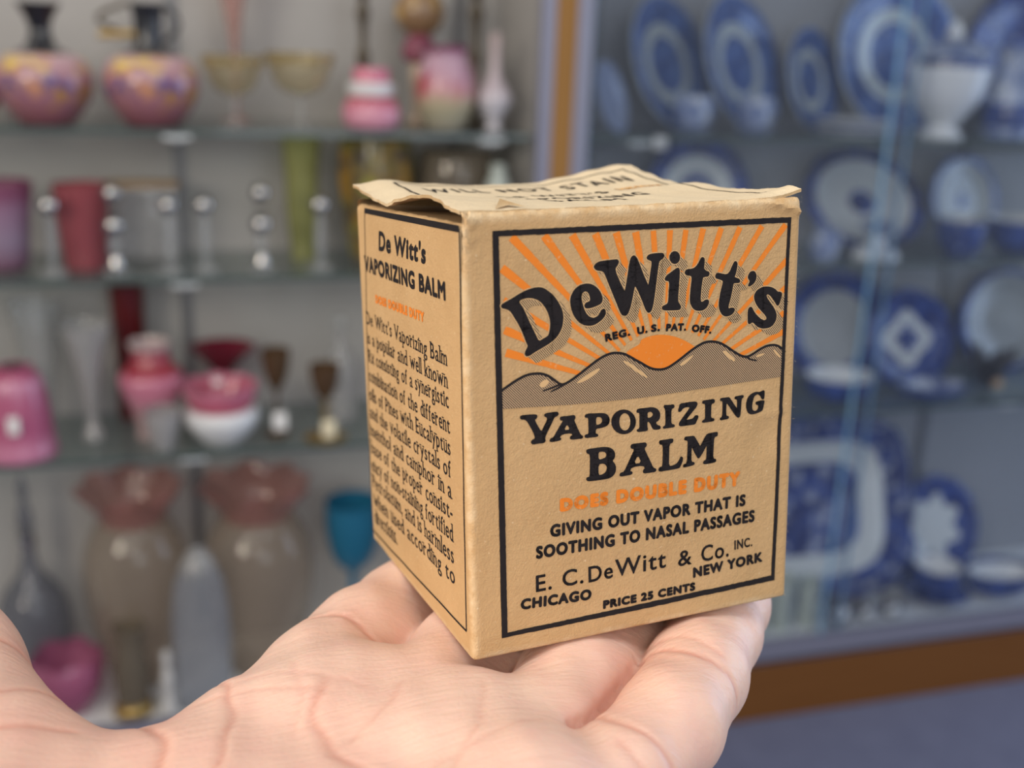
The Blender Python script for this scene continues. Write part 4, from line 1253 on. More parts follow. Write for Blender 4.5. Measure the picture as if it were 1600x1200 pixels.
vessel('pink_vase', 'dark red satin vase cut by the left edge, on the top shelf', 'vase', loc, [('v', L([(0.4, 0), (0.8, 0.15), (1, 0.5), (0.8, 0.85), (0.6, 1), (0.5, 0.95)], ww, h), plain('old_rose_glass', (0.40, 0.10, 0.10), 0.3, 0, 0.2, 20))])
loc, h, ww = fit(366, -70, 90, 0.2, S1)
vessel('trumpet_vase', 'tall thin pale pink trumpet vase behind the gilt goblets', 'vase', loc, [('v', L([(0.5, 0), (0.45, 0.02), (0.12, 0.05), (0.12, 0.35), (0.26, 0.6), (0.55, 0.85), (1.0, 1.0), (0.98, 1.0)], ww, h, True, 0.1, 6), palepink)])
for u, vt, w, lab in ((365, 87, 92, 'clear goblet with wide gilt bowl, next to the pink ewer'), (469, 83, 104, 'clear goblet with wide gilt bowl, left of the pink banded bowl')):
    loc, h, ww = fit(u, vt, w, 0.08, S1)
    bowl = MB().lathe([(r, z + 0.44 * h) for r, z in open_prof([(0.12, 0), (0.6, 0.15), (0.86, 0.5), (1.0, 1.0)], ww, 0.56 * h)])
    rim = MB().lathe([(ww / 2 + .0006, 0.86 * h), (ww / 2 + .0012, 0.93 * h), (ww / 2 + .0014, h), (ww / 2 - .003, h)])
    stem = L([(0.55, 0), (0.5, 0.02), (0.12, 0.1), (0.08, 0.3), (0.12, 0.46)], ww, h)
    vessel('goblet', lab, 'goblet', loc, [('bowl', bowl, goldgl), ('gilt_rim', rim, clear('worn_gilt', (0.9, 0.85, 0.7), (0.46, 0.34, 0.15), 0.28)), ('stem', stem, crystal)], 'gilt goblets on the top shelf')
for u, lab in ((567, 'tall dark turned candlestick behind the pink banded bowl'), (743, 'tall dark turned candlestick behind the pink satin pitcher')):
    loc, h, ww = fit(u, -45, 52, 0.19, S1)
    q = L([(1.0, 0), (0.95, 0.02), (0.5, 0.05), (0.3, 0.09), (0.36, 0.15), (0.26, 0.2), (0.30, 0.35), (0.40, 0.46), (0.24, 0.52), (0.28, 0.66), (0.42, 0.74), (0.24, 0.8), (0.44, 0.88), (0.5, 0.98), (0.3, 1.0)], ww, h, n=24)
    vessel('candlestick', lab, 'candlestick', loc, [('c', q, aged)], 'turned candlesticks on the top shelf')
loc, h, ww = fit(580, 106, 92, 0.03, S1)
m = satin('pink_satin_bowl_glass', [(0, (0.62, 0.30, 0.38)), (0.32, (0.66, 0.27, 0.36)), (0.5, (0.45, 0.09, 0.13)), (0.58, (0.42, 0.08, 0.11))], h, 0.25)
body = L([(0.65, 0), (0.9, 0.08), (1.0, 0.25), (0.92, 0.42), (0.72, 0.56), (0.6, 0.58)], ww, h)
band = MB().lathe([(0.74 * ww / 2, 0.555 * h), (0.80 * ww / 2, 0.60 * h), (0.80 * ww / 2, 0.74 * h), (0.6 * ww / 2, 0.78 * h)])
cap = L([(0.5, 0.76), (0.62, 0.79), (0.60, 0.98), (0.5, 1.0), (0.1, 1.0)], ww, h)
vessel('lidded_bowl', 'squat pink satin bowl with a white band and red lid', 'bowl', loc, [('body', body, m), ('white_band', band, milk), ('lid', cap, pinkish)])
loc, h, ww = fit(655, -20, 78, 0.17, S1)
foot = L([(0.45, 0), (0.5, 0.03), (0.3, 0.08), (0.26, 0.2), (0.36, 0.36), (0.3, 0.46), (0.2, 0.5)], ww, h)
shoulder = MB().lathe([(r, z + 0.46 * h) for r, z in prof([(0.3, 0), (0.62, 0.1), (0.7, 0.4), (0.5, 0.75), (0.3, 1.0)], ww, 0.24 * h)])
globe = MB().ball((0, 0, 0.83 * h), 0.5 * ww, 0, 24, (1, 1, 1.0))
vessel('oil_lamp', 'slender lamp with maroon font and gilt globe, behind the pink satin pitcher', 'lamp', loc, [('stem', foot, plain('cream_china', (0.58, 0.44, 0.32), 0.4)), ('font', shoulder, plain('maroon_china', (0.22, 0.055, 0.09), 0.3, 0, 0.3, 30)), ('globe', globe, satin('gilt_globe', [(0, (0.22, 0.13, 0.07)), (1, (0.30, 0.18, 0.08))], 1.0, 0.3, [(0.0, 1e3, (0.52, 0.33, 0.10), 16, 0.52)]))])
loc, h, ww = fit(696, 72, 92, 0.05, S1)
m = satin('peachblow_glass', [(0, (0.30, 0.27, 0.22)), (0.22, (0.36, 0.33, 0.22)), (0.36, (0.46, 0.38, 0.25)), (0.5, (0.50, 0.22, 0.24)), (0.66, (0.46, 0.25, 0.32)), (0.86, (0.48, 0.30, 0.38)), (0.97, (0.22, 0.05, 0.11))], h, 0.3, [(0.52, 0.2, (0.42, 0.09, 0.10), 18, 0.45)])
body = L([(0.55, 0), (0.7, 0.05), (0.95, 0.3), (1.0, 0.48), (0.9, 0.7), (0.72, 0.86), (0.74, 0.95), (0.82, 1.0)], ww, h, True, 0.06, 5)
vessel('pitcher', 'pink satin pitcher shading to yellow at the foot, under the gilt globe lamp', 'pitcher', loc, [('body', body, m), ('handle', handle(0.86 * ww / 2, 0.35 * h, 0.72 * ww / 2, 0.9 * h, 0.30 * ww / 2, 0.004), palepink)])
loc, h, ww = fit(773, 52, 54, 0.05, S1)
m = satin('bud_vase_glass', [(0, (0.50, 0.47, 0.50)), (0.25, (0.62, 0.60, 0.64)), (0.45, (0.52, 0.44, 0.47)), (1.0, (0.46, 0.36, 0.34))], h, 0.3)
vessel('bud_vase', 'small pale bud vase with round bulb and thin neck, by the wooden post', 'vase', loc, [('v', L([(0.5, 0), (0.55, 0.04), (0.35, 0.1), (0.9, 0.28), (1.0, 0.36), (0.7, 0.47), (0.36, 0.58), (0.30, 0.8), (0.36, 1.0)], ww, h, True), m)])

# ---- middle shelf
loc, h, ww = fit(2, 283, 100, 0.12, S2)
m = satin('purple_rose_glass', [(0, (0.16, 0.06, 0.10)), (0.35, (0.27, 0.20, 0.28)), (0.7, (0.30, 0.17, 0.26)), (0.9, (0.22, 0.06, 0.12)), (1, (0.2, 0.05, 0.1))], h, 0.3)
vessel('lampshade', 'purple and rose glass shade at the left edge of the middle shelf', 'lamp shade', loc, [('v', L([(0.6, 0), (0.75, 0.1), (0.85, 0.5), (1.0, 0.95), (0.97, 1.0)], ww, h, True), m)])
loc, h, ww = fit(130, 287, 84, 0.12, S2)
vessel('tumbler', 'dull red glass tumbler behind the silver topped casters', 'tumbler', loc, [('v', L([(0.72, 0), (0.76, 0.05), (0.9, 0.5), (1.0, 1.0)], ww, h, True), ruby)])
loc, h, ww = fit(222, 284, 112, 0.205, S2, 0.5)
gb = MB()
gb.box(-ww / 2, ww / 2, -0.03, 0.03, 0.0, h * 0.95, bev=0.003)
gl_ = MB().box(-ww / 2 - .002, ww / 2 + .002, -0.033, 0.033, h * 0.95, h, bev=0.002)
vessel('glass_casket', 'clear glass casket with a tan edged lid, behind the silver casters', 'casket', loc, [('body', gb, cloudy), ('lid', gl_, plain('tan_edge', (0.40, 0.25, 0.12), 0.4, 0.3))])


def caster(u, lab, two):
    loc, h, ww = fit(u, 290 if two else 312, 42, 0.05, S2)
    b = L([(1.0, 0), (1.0, 0.06), (0.5, 0.12), (0.32, 0.2), (0.42, 0.45), (0.30, 0.62 if two else 0.78), (0.2, 0.68 if two else 0.84)], ww, h, n=24)
    ps = [('body', b, crystal)]
    r = 0.0165
    if two:
        ps.append(('knop', MB().ball((0, 0, h * 0.56), r * 1.05, 0, 20), silver))
        ps.append(('knob', MB().ball((0, 0, h * 0.92), r * 0.95, 0, 20), silver))
        ps.append(('drip_ring', MB().lathe([(0.004, h * .74), (0.012, h * .75), (0.004, h * .78)], 20), silver))
        ps.append(('silver_foot', L([(0.5, 0.04), (0.56, 0.1), (0.4, 0.2), (0.2, 0.24)], ww, h, n=20), silver))
    else:
        ps.append(('knob', MB().ball((0, 0, h * 0.93), r, 0, 20), silver))
    return vessel('candle_holder' if two else 'caster', lab, 'candle holder' if two else 'caster', loc, ps, 'two-ball silver candle holders' if two else 'silver topped glass casters')


caster(80, 'silver topped glass caster in front of the red tumbler', False)
caster(178, 'two-ball silver candle holder right of the red tumbler', True)
caster(265, 'silver topped glass caster in front of the casket, near its right end', False)
caster(320, 'silver topped glass caster just right of the casket', False)
caster(408, 'two-ball silver candle holder left of the yellow green vase', True)
caster(500, 'silver topped glass caster in front of the yellow green vase', False)
loc, h, ww = fit(472, 214, 62, 0.17, S2)
vessel('vase', 'tall yellow green glass vase on the middle shelf', 'vase', loc, [('v', L([(0.7, 0), (0.62, 0.05), (0.8, 0.4), (0.85, 0.7), (1.0, 1.0)], ww, h, True), greeny)])
loc, h, ww = fit(588, 216, 118, 0.14, S2)
m = satin('mottled_amber_glass', [(0, (0.16, 0.12, 0.06)), (0.5, (0.13, 0.09, 0.04)), (1, (0.14, 0.11, 0.02))], h, 0.25, [(0.6, 0.7, (0.32, 0.17, 0.02), 22, 0.5), (0.5, 0.8, (0.28, 0.26, 0.05), 26, 0.55), (0.8, 0.3, (0.06, 0.045, 0.03), 24, 0.52)])
vessel('vase', 'mottled amber glass vase behind the left edge of the medicine box', 'vase', loc, [('v', L([(0.6, 0), (0.7, 0.05), (0.9, 0.4), (1.0, 0.7), (0.92, 1.0)], ww, h, True, 0.04, 6), m)])
loc, h, ww = fit(712, 236, 126, 0.16, S2)
vessel('vase', 'smoky brown glass vase between the mottled amber vase and the wooden post', 'vase', loc, [('v', L([(0.5, 0), (0.7, 0.1), (0.95, 0.5), (1.0, 0.8), (0.9, 1.0)], ww, h, True), smoke)])
loc, h, ww = fit(776, 258, 40, 0.05, S2)
vessel('jar', 'small greenish white glass jar beside the wooden post', 'jar', loc, [('v', L([(0.8, 0), (1, 0.1), (1.0, 0.75), (0.6, 0.9), (0.65, 1.0)], ww, h), plain('celadon_glass', (0.46, 0.50, 0.45), 0.3))])

# ---- lowest shelf
loc, h, ww = fit(26, 572, 112, 0.02, S3)
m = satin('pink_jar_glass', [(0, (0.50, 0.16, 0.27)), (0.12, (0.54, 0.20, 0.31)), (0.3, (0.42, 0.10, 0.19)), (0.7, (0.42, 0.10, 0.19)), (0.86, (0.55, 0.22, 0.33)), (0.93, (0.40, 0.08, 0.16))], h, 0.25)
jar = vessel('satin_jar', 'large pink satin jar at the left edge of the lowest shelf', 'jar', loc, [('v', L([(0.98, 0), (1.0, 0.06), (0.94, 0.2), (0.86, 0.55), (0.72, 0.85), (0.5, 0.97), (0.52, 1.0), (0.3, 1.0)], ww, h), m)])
tagged('price_tag', loc[0] + 0.002, S3 + h * 0.36, 0.017, 0.03, loc[1] - ww / 2 - 0.003, tagcard, 'white price tag on the large pink satin jar')
loc, h, ww = fit(140, 505, 74, 0.13, S3)
vessel('vase', 'clear cut glass flared vase between the pink jar and the dark red vase', 'vase', loc, [('v', L([(0.5, 0), (0.45, 0.05), (0.25, 0.2), (0.5, 0.55), (1.0, 1.0)], ww, h, True, 0.08, 8), cloudy)])
loc, h, ww = fit(62, 470, 84, 0.2, S3)
vessel('vase', 'clear pressed glass vase behind the large pink jar', 'vase', loc, [('v', L([(0.6, 0), (0.5, 0.1), (0.6, 0.5), (0.9, 1.0)], ww, h, True, 0.06, 10), crystal)])
loc, h, ww = fit(204, 444, 54, 0.25, S3)
vessel('vase', 'tall dark red glass vase behind the pink ruffled vase', 'vase', loc, [('v', L([(0.85, 0), (0.9, 0.05), (0.86, 0.5), (1.0, 1.0)], ww, h, True), dred)])
loc, h, ww = fit(238, 533, 96, 0.125, S3)
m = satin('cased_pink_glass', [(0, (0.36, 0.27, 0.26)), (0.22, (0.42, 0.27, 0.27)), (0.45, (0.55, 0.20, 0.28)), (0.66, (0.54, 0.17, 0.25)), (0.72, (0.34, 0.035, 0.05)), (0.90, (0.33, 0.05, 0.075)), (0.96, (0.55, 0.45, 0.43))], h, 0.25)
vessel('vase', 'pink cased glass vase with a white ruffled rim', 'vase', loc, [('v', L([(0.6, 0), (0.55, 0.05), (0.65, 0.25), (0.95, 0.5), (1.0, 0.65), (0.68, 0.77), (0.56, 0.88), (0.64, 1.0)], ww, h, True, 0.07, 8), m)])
loc, h, ww = fit(350, 541, 98, 0.22, S3)
vessel('wine_glass', 'cranberry cone wine glass behind the pink bowl on white', 'glass', loc, [('bowl', MB().lathe([(r, z + h * 0.55) for r, z in open_prof([(0.05, 0), (0.5, 0.5), (1.0, 1.0)], ww, h * 0.45)]), cran), ('stem', L([(0.6, 0), (0.5, 0.02), (0.06, 0.06), (0.05, 0.56)], ww, h), crystal)])
loc, h, ww = fit(346, 599, 112, 0.03, S3)
base = L([(0.5, 0), (0.55, 0.04), (0.75, 0.14), (1.0, 0.38), (1.02, 0.52), (0.9, 0.6), (0.5, 0.6)], ww, h)
bl = MB().lathe([(r, z + h * 0.5) for r, z in open_prof([(0.4, 0), (0.75, 0.12), (0.94, 0.5), (1.04, 1.0)], ww, h * 0.5, 0.004)], 40, 0, 0.05, 8)
m = satin('pink_bowl_glass', [(0.45, (0.52, 0.13, 0.20)), (0.7, (0.46, 0.075, 0.13)), (1.0, (0.56, 0.20, 0.28))], h, 0.22)
vessel('bowl', 'ruffled pink bowl set in a round white base', 'bowl', loc, [('pink_bowl', bl, m), ('white_base', base, milk)])
tagged('price_tag', loc[0] - 0.004, S3 + h + 0.001, 0.016, 0.011, loc[1] - 0.01, tagcard, 'small white price tag standing in the pink bowl')
for u, vt, w, dy, tm, tv, th, lab, tl in ((432, 546, 44, 0.09, tagcard, 672, 0.034, 'brown glass goblet with a white tag, right of the pink bowl', 'white price tag hanging on the brown goblet by the pink bowl'), (508, 570, 48, 0.035, creamtag, 688, 0.034, 'brown glass goblet with a cream tag and gilt foot, beside the medicine box', 'cream price tag hanging on the gilt footed goblet')):
    loc, h, ww = fit(u, vt, w, dy, S3, 1.0 if u < 450 else 1.5)
    bowl = MB().lathe([(r, z + 0.5 * h) for r, z in open_prof([(0.1, 0), (0.6, 0.25), (0.9, 0.6), (1.0, 1.0)], ww, 0.5 * h)])
    stem = L([(0.95, 0), (0.9, 0.02), (0.3, 0.08), (0.14, 0.2), (0.12, 0.52)], ww * (1.0 if u < 450 else 1.5), h)
    vessel('goblet', lab, 'goblet', loc, [('bowl', bowl, brownst), ('stem', stem, brass if u > 450 else brownst)], 'brown goblets on the lowest shelf')
    x, z, s = on_y(u + 6, tv, loc[1] - ww / 2 - 0.008)
    tagged('price_tag', x, max(z, S3 + 0.012), 0.024, th, loc[1] - ww / 2 - 0.008, tm, tl)
loc, h, ww = fit(255, 640, 56, 0.03, S3)
vessel('salt_cellar', 'small clear glass dish in front of the pink ruffled vase', 'dish', loc, [('v', L([(0.5, 0), (0.6, 0.1), (0.9, 0.6), (1.0, 1.0)], ww, h, True), cloudy)])
loc, h, ww = fit(532, 492, 56, 0.16, S3)
vessel('decanter', 'clear glass decanter with round stopper, behind the gilt footed goblet', 'decanter', loc, [('body', L([(0.9, 0), (1, 0.1), (0.95, 0.5), (0.3, 0.72), (0.26, 0.84), (0.34, 0.86)], ww, h), cloudy), ('stopper', MB().ball((0, 0, h * 0.93), h * 0.075), crystal)])

# ---- deck of the left showcase
for u, vt, w, dy, lab in ((214, 757, 156, 0.186, 'large amber crackle glass vase with ruffled pink rim, above the pink glass bowl'), (405, 753, 168, 0.186, 'large amber crackle glass vase with ruffled pink rim, left of the teal compote')):
    loc, h, ww = fit(u, vt, w, dy, DECK)
    body = L([(0.55, 0), (0.62, 0.03), (0.85, 0.25), (1.0, 0.5), (0.95, 0.68), (0.74, 0.80), (0.6, 0.84)], ww, h)
    rim = MB().lathe([(r, z + h * 0.83) for r, z in open_prof([(0.6, 0), (0.68, 0.3), (0.86, 0.7), (0.98, 1.0)], ww, h * 0.17)], 60, 0, 0.09, 8)
    vessel('crackle_vase', lab, 'vase', loc, [('body', body, amberc), ('ruffled_rim', rim, peach)], 'amber crackle vases on the deck')
loc, h, ww = fit(552, 782, 84, 0.16, DECK)
vessel('compote', 'teal blue glass compote beside the bottom left of the medicine box', 'compote', loc, [('bowl', MB().lathe([(r, z + h * 0.55) for r, z in open_prof([(0.15, 0), (0.7, 0.2), (0.98, 0.6), (1.0, 1.0)], ww, h * 0.45)]), teal), ('stem', L([(0.7, 0), (0.6, 0.03), (0.18, 0.1), (0.14, 0.56)], ww, h), teal)])
loc, h, ww = fit(314, 852, 90, 0.03, DECK, 0.62)
vessel('jar', 'pale blue cut glass jar between the two crackle vases', 'jar', loc, [('body', L([(0.85, 0), (0.95, 0.05), (1.0, 0.5), (0.8, 0.8), (0.5, 0.86)], ww, h, sq=0.62), palebl), ('lid', L([(0.55, 0.86), (0.62, 0.88), (0.4, 0.95), (0.15, 1.0)], ww, h), cloudy)])
loc, h, ww = fit(48, 742, 110, 0.23, DECK)
vessel('decanter', 'grey glass decanter with tall stopper, at the left of the deck', 'decanter', loc, [('body', L([(0.7, 0), (0.85, 0.05), (1.0, 0.25), (0.85, 0.42), (0.3, 0.55), (0.17, 0.68), (0.2, 0.75), (0.28, 0.77)], ww, h), greyg), ('stopper', L([(0.1, 0.76), (0.16, 0.78), (0.2, 0.82), (0.1, 0.88), (0.14, 0.93), (0.05, 1.0)], ww, h, n=20), greyg), ('silver_collar', MB().lathe([(0.2 * ww / 2, .66 * h), (0.24 * ww / 2, .69 * h), (0.2 * ww / 2, .72 * h)], 24), silver)])
loc, h, ww = fit(106, 1022, 110, 0.03, DECK)
vessel('bowl', 'magenta glass bowl on the deck behind the thumb', 'bowl', loc, [('v', L([(0.4, 0), (0.5, 0.04), (0.85, 0.35), (1.0, 0.75), (0.9, 1.0)], ww, h, True, 0.08, 6), magenta)])
loc, h, ww = fit(205, 976, 64, 0.02, DECK)
vessel('vase', 'smoky glass vase on a gilt foot, right of the magenta bowl', 'vase', loc, [('body', L([(0.7, 0.1), (0.8, 0.15), (0.84, 0.5), (0.66, 0.8), (0.8, 1.0)], ww, h, True, sq=0.8), smoke), ('gilt_foot', L([(0.95, 0), (0.95, 0.08), (0.75, 0.13), (0.4, 0.14)], ww, h), brass)])
loc, h, ww = fit(262, 1015, 26, 0.03, DECK)
vessel('figurine', 'small white china figurine right of the gilt footed vase', 'figurine', loc, [('v', L([(0.9, 0), (0.95, 0.08), (0.6, 0.3), (0.75, 0.55), (0.45, 0.72), (0.55, 0.88), (0.3, 1.0)], ww, h, n=24), plain('white_china', (0.60, 0.58, 0.56), 0.3))])
# ------------------------------------------------------------------ blue and white china, right showcase
DK, MD, WH = (0.010, 0.020, 0.115), (0.030, 0.070, 0.30), (0.66, 0.67, 0.66)


def ware(name, stops, dark=DK, mid=MD, white=WH, scale=5.0, motif=0.5, lobes=0, amp=0.0, poly=0, wide=1.0):
    """transfer-printed china: stops = list of (radius, 'b' printed blue or 'w' plain white), radius 1 = rim"""
    t = NT(name)
    co = t.coord()
    sp = t.n('ShaderNodeSeparateXYZ'); t.link(co, sp.inputs[0])
    r = t.math('SQRT', t.math('ADD', t.math('MULTIPLY', sp.outputs[0], sp.outputs[0]), t.math('MULTIPLY', sp.outputs[1], sp.outputs[1])))
    if poly:
        ax_ = t.math('POWER', t.math('ABSOLUTE', t.math('DIVIDE', sp.outputs[0], wide)), float(poly))
        r = t.math('POWER', t.math('ADD', ax_, t.math('POWER', t.math('ABSOLUTE', sp.outputs[1]), float(poly))), 1.0 / poly)
    if lobes:
        an = t.math('ARCTAN2', sp.outputs[1], sp.outputs[0])
        r = t.math('ADD', r, t.math('MULTIPLY', t.math('COSINE', t.math('MULTIPLY', an, float(lobes))), amp))
    n = t.noise(scale, co, 2.0)
    blue = t.mix(t.math('MULTIPLY', t.math('SUBTRACT', n, 0.38), 4.0, clamp=True), dark, mid)
    nw = t.noise(scale * 1.7, co, 2.0)
    blue = t.mix(t.math('MULTIPLY', t.math('SUBTRACT', nw, 0.66 - 0.1 * motif), 6.0, clamp=True), blue, tuple(0.6 * q + 0.4 * m for q, m in zip(white, mid)))
    fac = t.ramp(r, [(p, (1, 1, 1) if k == 'b' else (0, 0, 0)) for p, k in stops], 'CONSTANT')
    c = t.mix(fac, white, blue)
    return t.done(t.bsdf(c, 0.18, 0.0, Coat_Weight=0.2))


W_rim = ware('blue_rim_china', [(0, 'b'), (0.42, 'w'), (0.60, 'b'), (0.97, 'w')], dark=(0.03, 0.065, 0.22), mid=(0.08, 0.16, 0.42), white=(0.50, 0.55, 0.56))
W_plainc = ware('flow_blue_china', [(0, 'w'), (0.66, 'b')], white=(0.45, 0.46, 0.47))
W_diamond = ware('blue_star_china', [(0, 'b'), (0.26, 'w'), (0.5, 'b')], lobes=4, amp=-0.07)
W_star = ware('blue_lobed_china', [(0, 'w'), (0.56, 'b')], lobes=7, amp=0.09)
W_spot = ware('blue_spot_china', [(0, 'w'), (0.18, 'b'), (0.36, 'w'), (0.68, 'b')], scale=4)
W_grey = ware('pale_blue_rim_china', [(0, 'b'), (0.16, 'w'), (0.84, 'b')], white=(0.40, 0.42, 0.43), scale=4)
W_thin = ware('thin_rim_china', [(0, 'w'), (0.9, 'b')], white=(0.30, 0.305, 0.30))
W_platter = ware('blue_platter_china', [(0, 'b'), (0.50, 'w'), (0.72, 'b'), (0.985, 'w')], scale=4.5, motif=1.3, poly=4, wide=1.22)
W_body = ware('blue_printed_china', [(0, 'b')], scale=30, dark=(0.012, 0.028, 0.13), mid=(0.035, 0.08, 0.32), motif=0.2)
W_pale = ware('pale_printed_china', [(0, 'b')], scale=22, dark=(0.13, 0.18, 0.36), mid=(0.36, 0.42, 0.58), motif=1.5)
W_allover = ware('dark_allover_china', [(0, 'b')], scale=5)
W_oval = ware('oval_dish_china', [(0, 'b'), (0.22, 'w'), (0.80, 'b')], dark=(0.03, 0.03, 0.07), white=(0.52, 0.53, 0.54), poly=2, wide=1.12)
W_white = plain('white_glaze', (0.80, 0.80, 0.81), 0.2, 0, 0.06, 25, 0.2)
W_cream = plain('grey_white_glaze', (0.44, 0.45, 0.46), 0.25, 0, 0.06, 25, 0.2)

PLATE_PROFILE = [(0.001, 0.055), (0.30, 0.05), (0.60, 0.055), (0.66, 0.075), (0.72, 0.11), (0.98, 0.155), (1.0, 0.150), (0.985, 0.135), (0.72, 0.085), (0.62, 0.03), (0.60, 0.0), (0.55, 0.0), (0.53, 0.025), (0.001, 0.025)]


def plate(u, vtop, dy, shelf, yaw, lean, mat, label, group=None, name='plate', poly=None, wide=1.0, scal=0.0):
    """a plate on edge, leaning back: yaw turns its face sideways (degrees, + faces right), lean tips it back"""
    y = YF + dy
    ya, le = math.radians(yaw), math.radians(lean)
    nrm = Vector((math.sin(ya) * math.cos(le), -math.cos(ya) * math.cos(le), math.sin(le)))
    upv = Vector((0, 0, 1)); upv = (upv - nrm * upv.dot(nrm)).normalized()
    sx = upv.cross(nrm).normalized()
    x, zt, s = on_y(u, vtop, y)
    R_ = (zt - shelf) / (2 * math.cos(le) + 0.0)
    n = 64
    v, f = [], []
    for r, h in PLATE_PROFILE:
        for j in range(n):
            a = 2 * math.pi * j / n
            k = 1.0
            if poly: k = (abs(math.cos(a)) ** poly + abs(math.sin(a)) ** poly) ** (-1.0 / poly)
            k *= 1 + scal * math.cos(12 * a) * r
            v.append((r * k * math.cos(a) * wide, r * k * math.sin(a), h))
    kk = len(PLATE_PROFILE)
    f = [(i * n + j, i * n + (j + 1) % n, (i + 1) * n + (j + 1) % n, (i + 1) * n + j) for i in range(kk - 1) for j in range(n)]
    o = mesh_obj(name, v, f, mat)
    bm = bmesh.new(); bm.from_mesh(o.data); bmesh.ops.recalc_face_normals(bm, faces=bm.faces[:]); bm.to_mesh(o.data); bm.free()
    # foot of the leaning plate sits on the shelf at depth y - its own lean
    c = Vector((x, y, shelf)) + upv * R_ + nrm * 0.0
    rot = Matrix((sx, upv, nrm)).transposed()
    M = Matrix.Translation(c) @ rot.to_4x4() @ Matrix.Scale(R_, 4)
    low = min((M @ Vector(q)).z for q in v)
    back = max((M @ Vector(q)).y for q in v)
    o.matrix_world = Matrix.Translation((0, min(0, YB - 0.014 - back), shelf + 0.0008 - low)) @ M
    return tag(o, label, 'plate', group)


G = 'blue and white plates on the top shelf'
plate(970, 95, 0.068, S1, 46, 18, W_pale, 'small blue plate seen almost edge-on, next to the wooden post', G)
plate(1055, -8, 0.23, S1, 33, 18, W_rim, 'tall blue plate with white ring, second plate from the wooden post', G)
plate(1168, -10, 0.23, S1, 31, 18, W_rim, 'tall blue plate with white ring, standing behind the two cups', G)
plate(1266, 42, 0.26, S1, 30, 13, W_rim, 'small blue plate with white ring, behind the stacked saucers', G)
plate(1420, -40, 0.235, S1, 6, 12, W_rim, 'largest blue plate with white ring, behind the lidded tureen', G)
plate(1622, -20, 0.235, S1, 0, 12, W_allover, 'dark blue plate cut by the right edge of the top shelf', G)
plate(1104, 216, 0.20, S2, 0, 14, W_spot, 'dark blue plate with spotted centre, right behind the top of the medicine box')
plate(1525, 244, 0.20, S2, 8, 14, W_grey, 'grey white plate with a blue rim on the right, behind the two small blue bowls')
plate(1324, 428, 0.2, S3, -4, 14, W_plainc, 'deep blue rimmed plate with plain centre, behind the white lined bowl')
plate(1440, 458, 0.145, S3, 0, 16, W_diamond, 'dark blue plate with a diamond star centre')
plate(1592, 424, 0.225, S3, 0, 12, W_thin, 'wide grey white platter with dark rim, behind the spiky bronze ornament', name='platter', wide=1.12)
plate(1294, 668, 0.19, DECK, 0, 17, W_platter, 'big cut-cornered blue platter with landscape centre, right of the medicine box', name='platter', poly=4.0, wide=1.22)
plate(1486, 758, 0.2, DECK, 4, 18, W_star, 'dark blue plate with lobed white centre, right of the big platter', scal=0.01)


def cup(u, vt, w, dy, shelf, lab, m, group):
    loc, h, ww = fit(u, vt, w, dy, shelf, 1.3)
    hh = h - 0.014
    loc2 = (loc[0], loc[1], shelf + 0.0135)
    o = vessel('cup', lab, 'cup', loc2, [('body', L([(0.55, 0), (0.62, 0.05), (0.9, 0.3), (0.98, 0.7), (1.0, 1.0)], ww, hh, True, n=36), m), ('handle', handle(0.92 * ww / 2, 0.25 * hh, 0.97 * ww / 2, 0.85 * hh, 0.4 * ww / 2, 0.003), m)], group)
    q = MB().lathe([(0.001, 0.010), (0.5 * ww / 2, 0.010), (0.9 * ww / 2, 0.012), (1.25 * ww / 2, 0.017), (1.3 * ww / 2, 0.0165), (0.9 * ww / 2, 0.006), (0.6 * ww / 2, 0.0), (0.001, 0.0)], 40)
    return loc, ww, q


for u, vt, w, lab, l2 in ((1082, 148, 70, 'pale blue cup nearer the wooden post, in front of the tall blue plates', 'saucer under the pale blue cup nearer the wooden post'), (1180, 150, 64, 'pale blue cup in front of the small blue plate', 'saucer under the pale blue cup nearer the tureen')):
    loc, ww, q = cup(u, vt, w - 10, 0.03, S1, lab, W_pale, 'pale blue cups')
    o = q.build('saucer', W_pale, None, loc); tag(o, l2, 'saucer', 'saucers of the pale cups')
for k in range(5):
    loc, h, ww = fit(1336, 168, 122, 0.03, S1)
    q = MB().lathe([(0.001, 0.003), (0.6 * ww / 2, 0.003), (0.8 * ww / 2, 0.006), (ww / 2, 0.010), (ww / 2, 0.0085), (0.8 * ww / 2, 0.003), (0.6 * ww / 2, 0.0), (0.001, 0.0)], 48)
    o = q.build('saucer', W_white if k in (0, 2, 4) else W_pale, None, (loc[0] + 0.0006 * (k % 2), loc[1], S1 + 0.0055 * k))
    tag(o, ['lowest', 'second lowest', 'middle', 'second highest', 'white topmost'][k] + ' saucer of the stack left of the tureen', 'saucer', 'stacked saucers on the top shelf')
loc, h, ww = fit(1482, 30, 122, 0.08, S1)
body = L([(0.42, 0.13), (0.5, 0.16), (0.85, 0.34), (1.0, 0.55), (0.98, 0.66), (0.9, 0.67)], ww, h)
foot = L([(0.55, 0), (0.55, 0.03), (0.36, 0.09), (0.34, 0.14)], ww, h)
lid = L([(0.92, 0.672), (0.95, 0.69), (0.7, 0.77), (0.3, 0.83), (0.12, 0.84)], ww, h)
kn = L([(0.1, 0.835), (0.22, 0.86), (0.17, 0.93), (0.05, 1.0)], ww, h, n=24)
bd = MB().lathe([(0.985 * ww / 2, 0.60 * h), (1.025 * ww / 2, 0.615 * h), (1.015 * ww / 2, 0.665 * h), (0.96 * ww / 2, 0.67 * h)], 48)
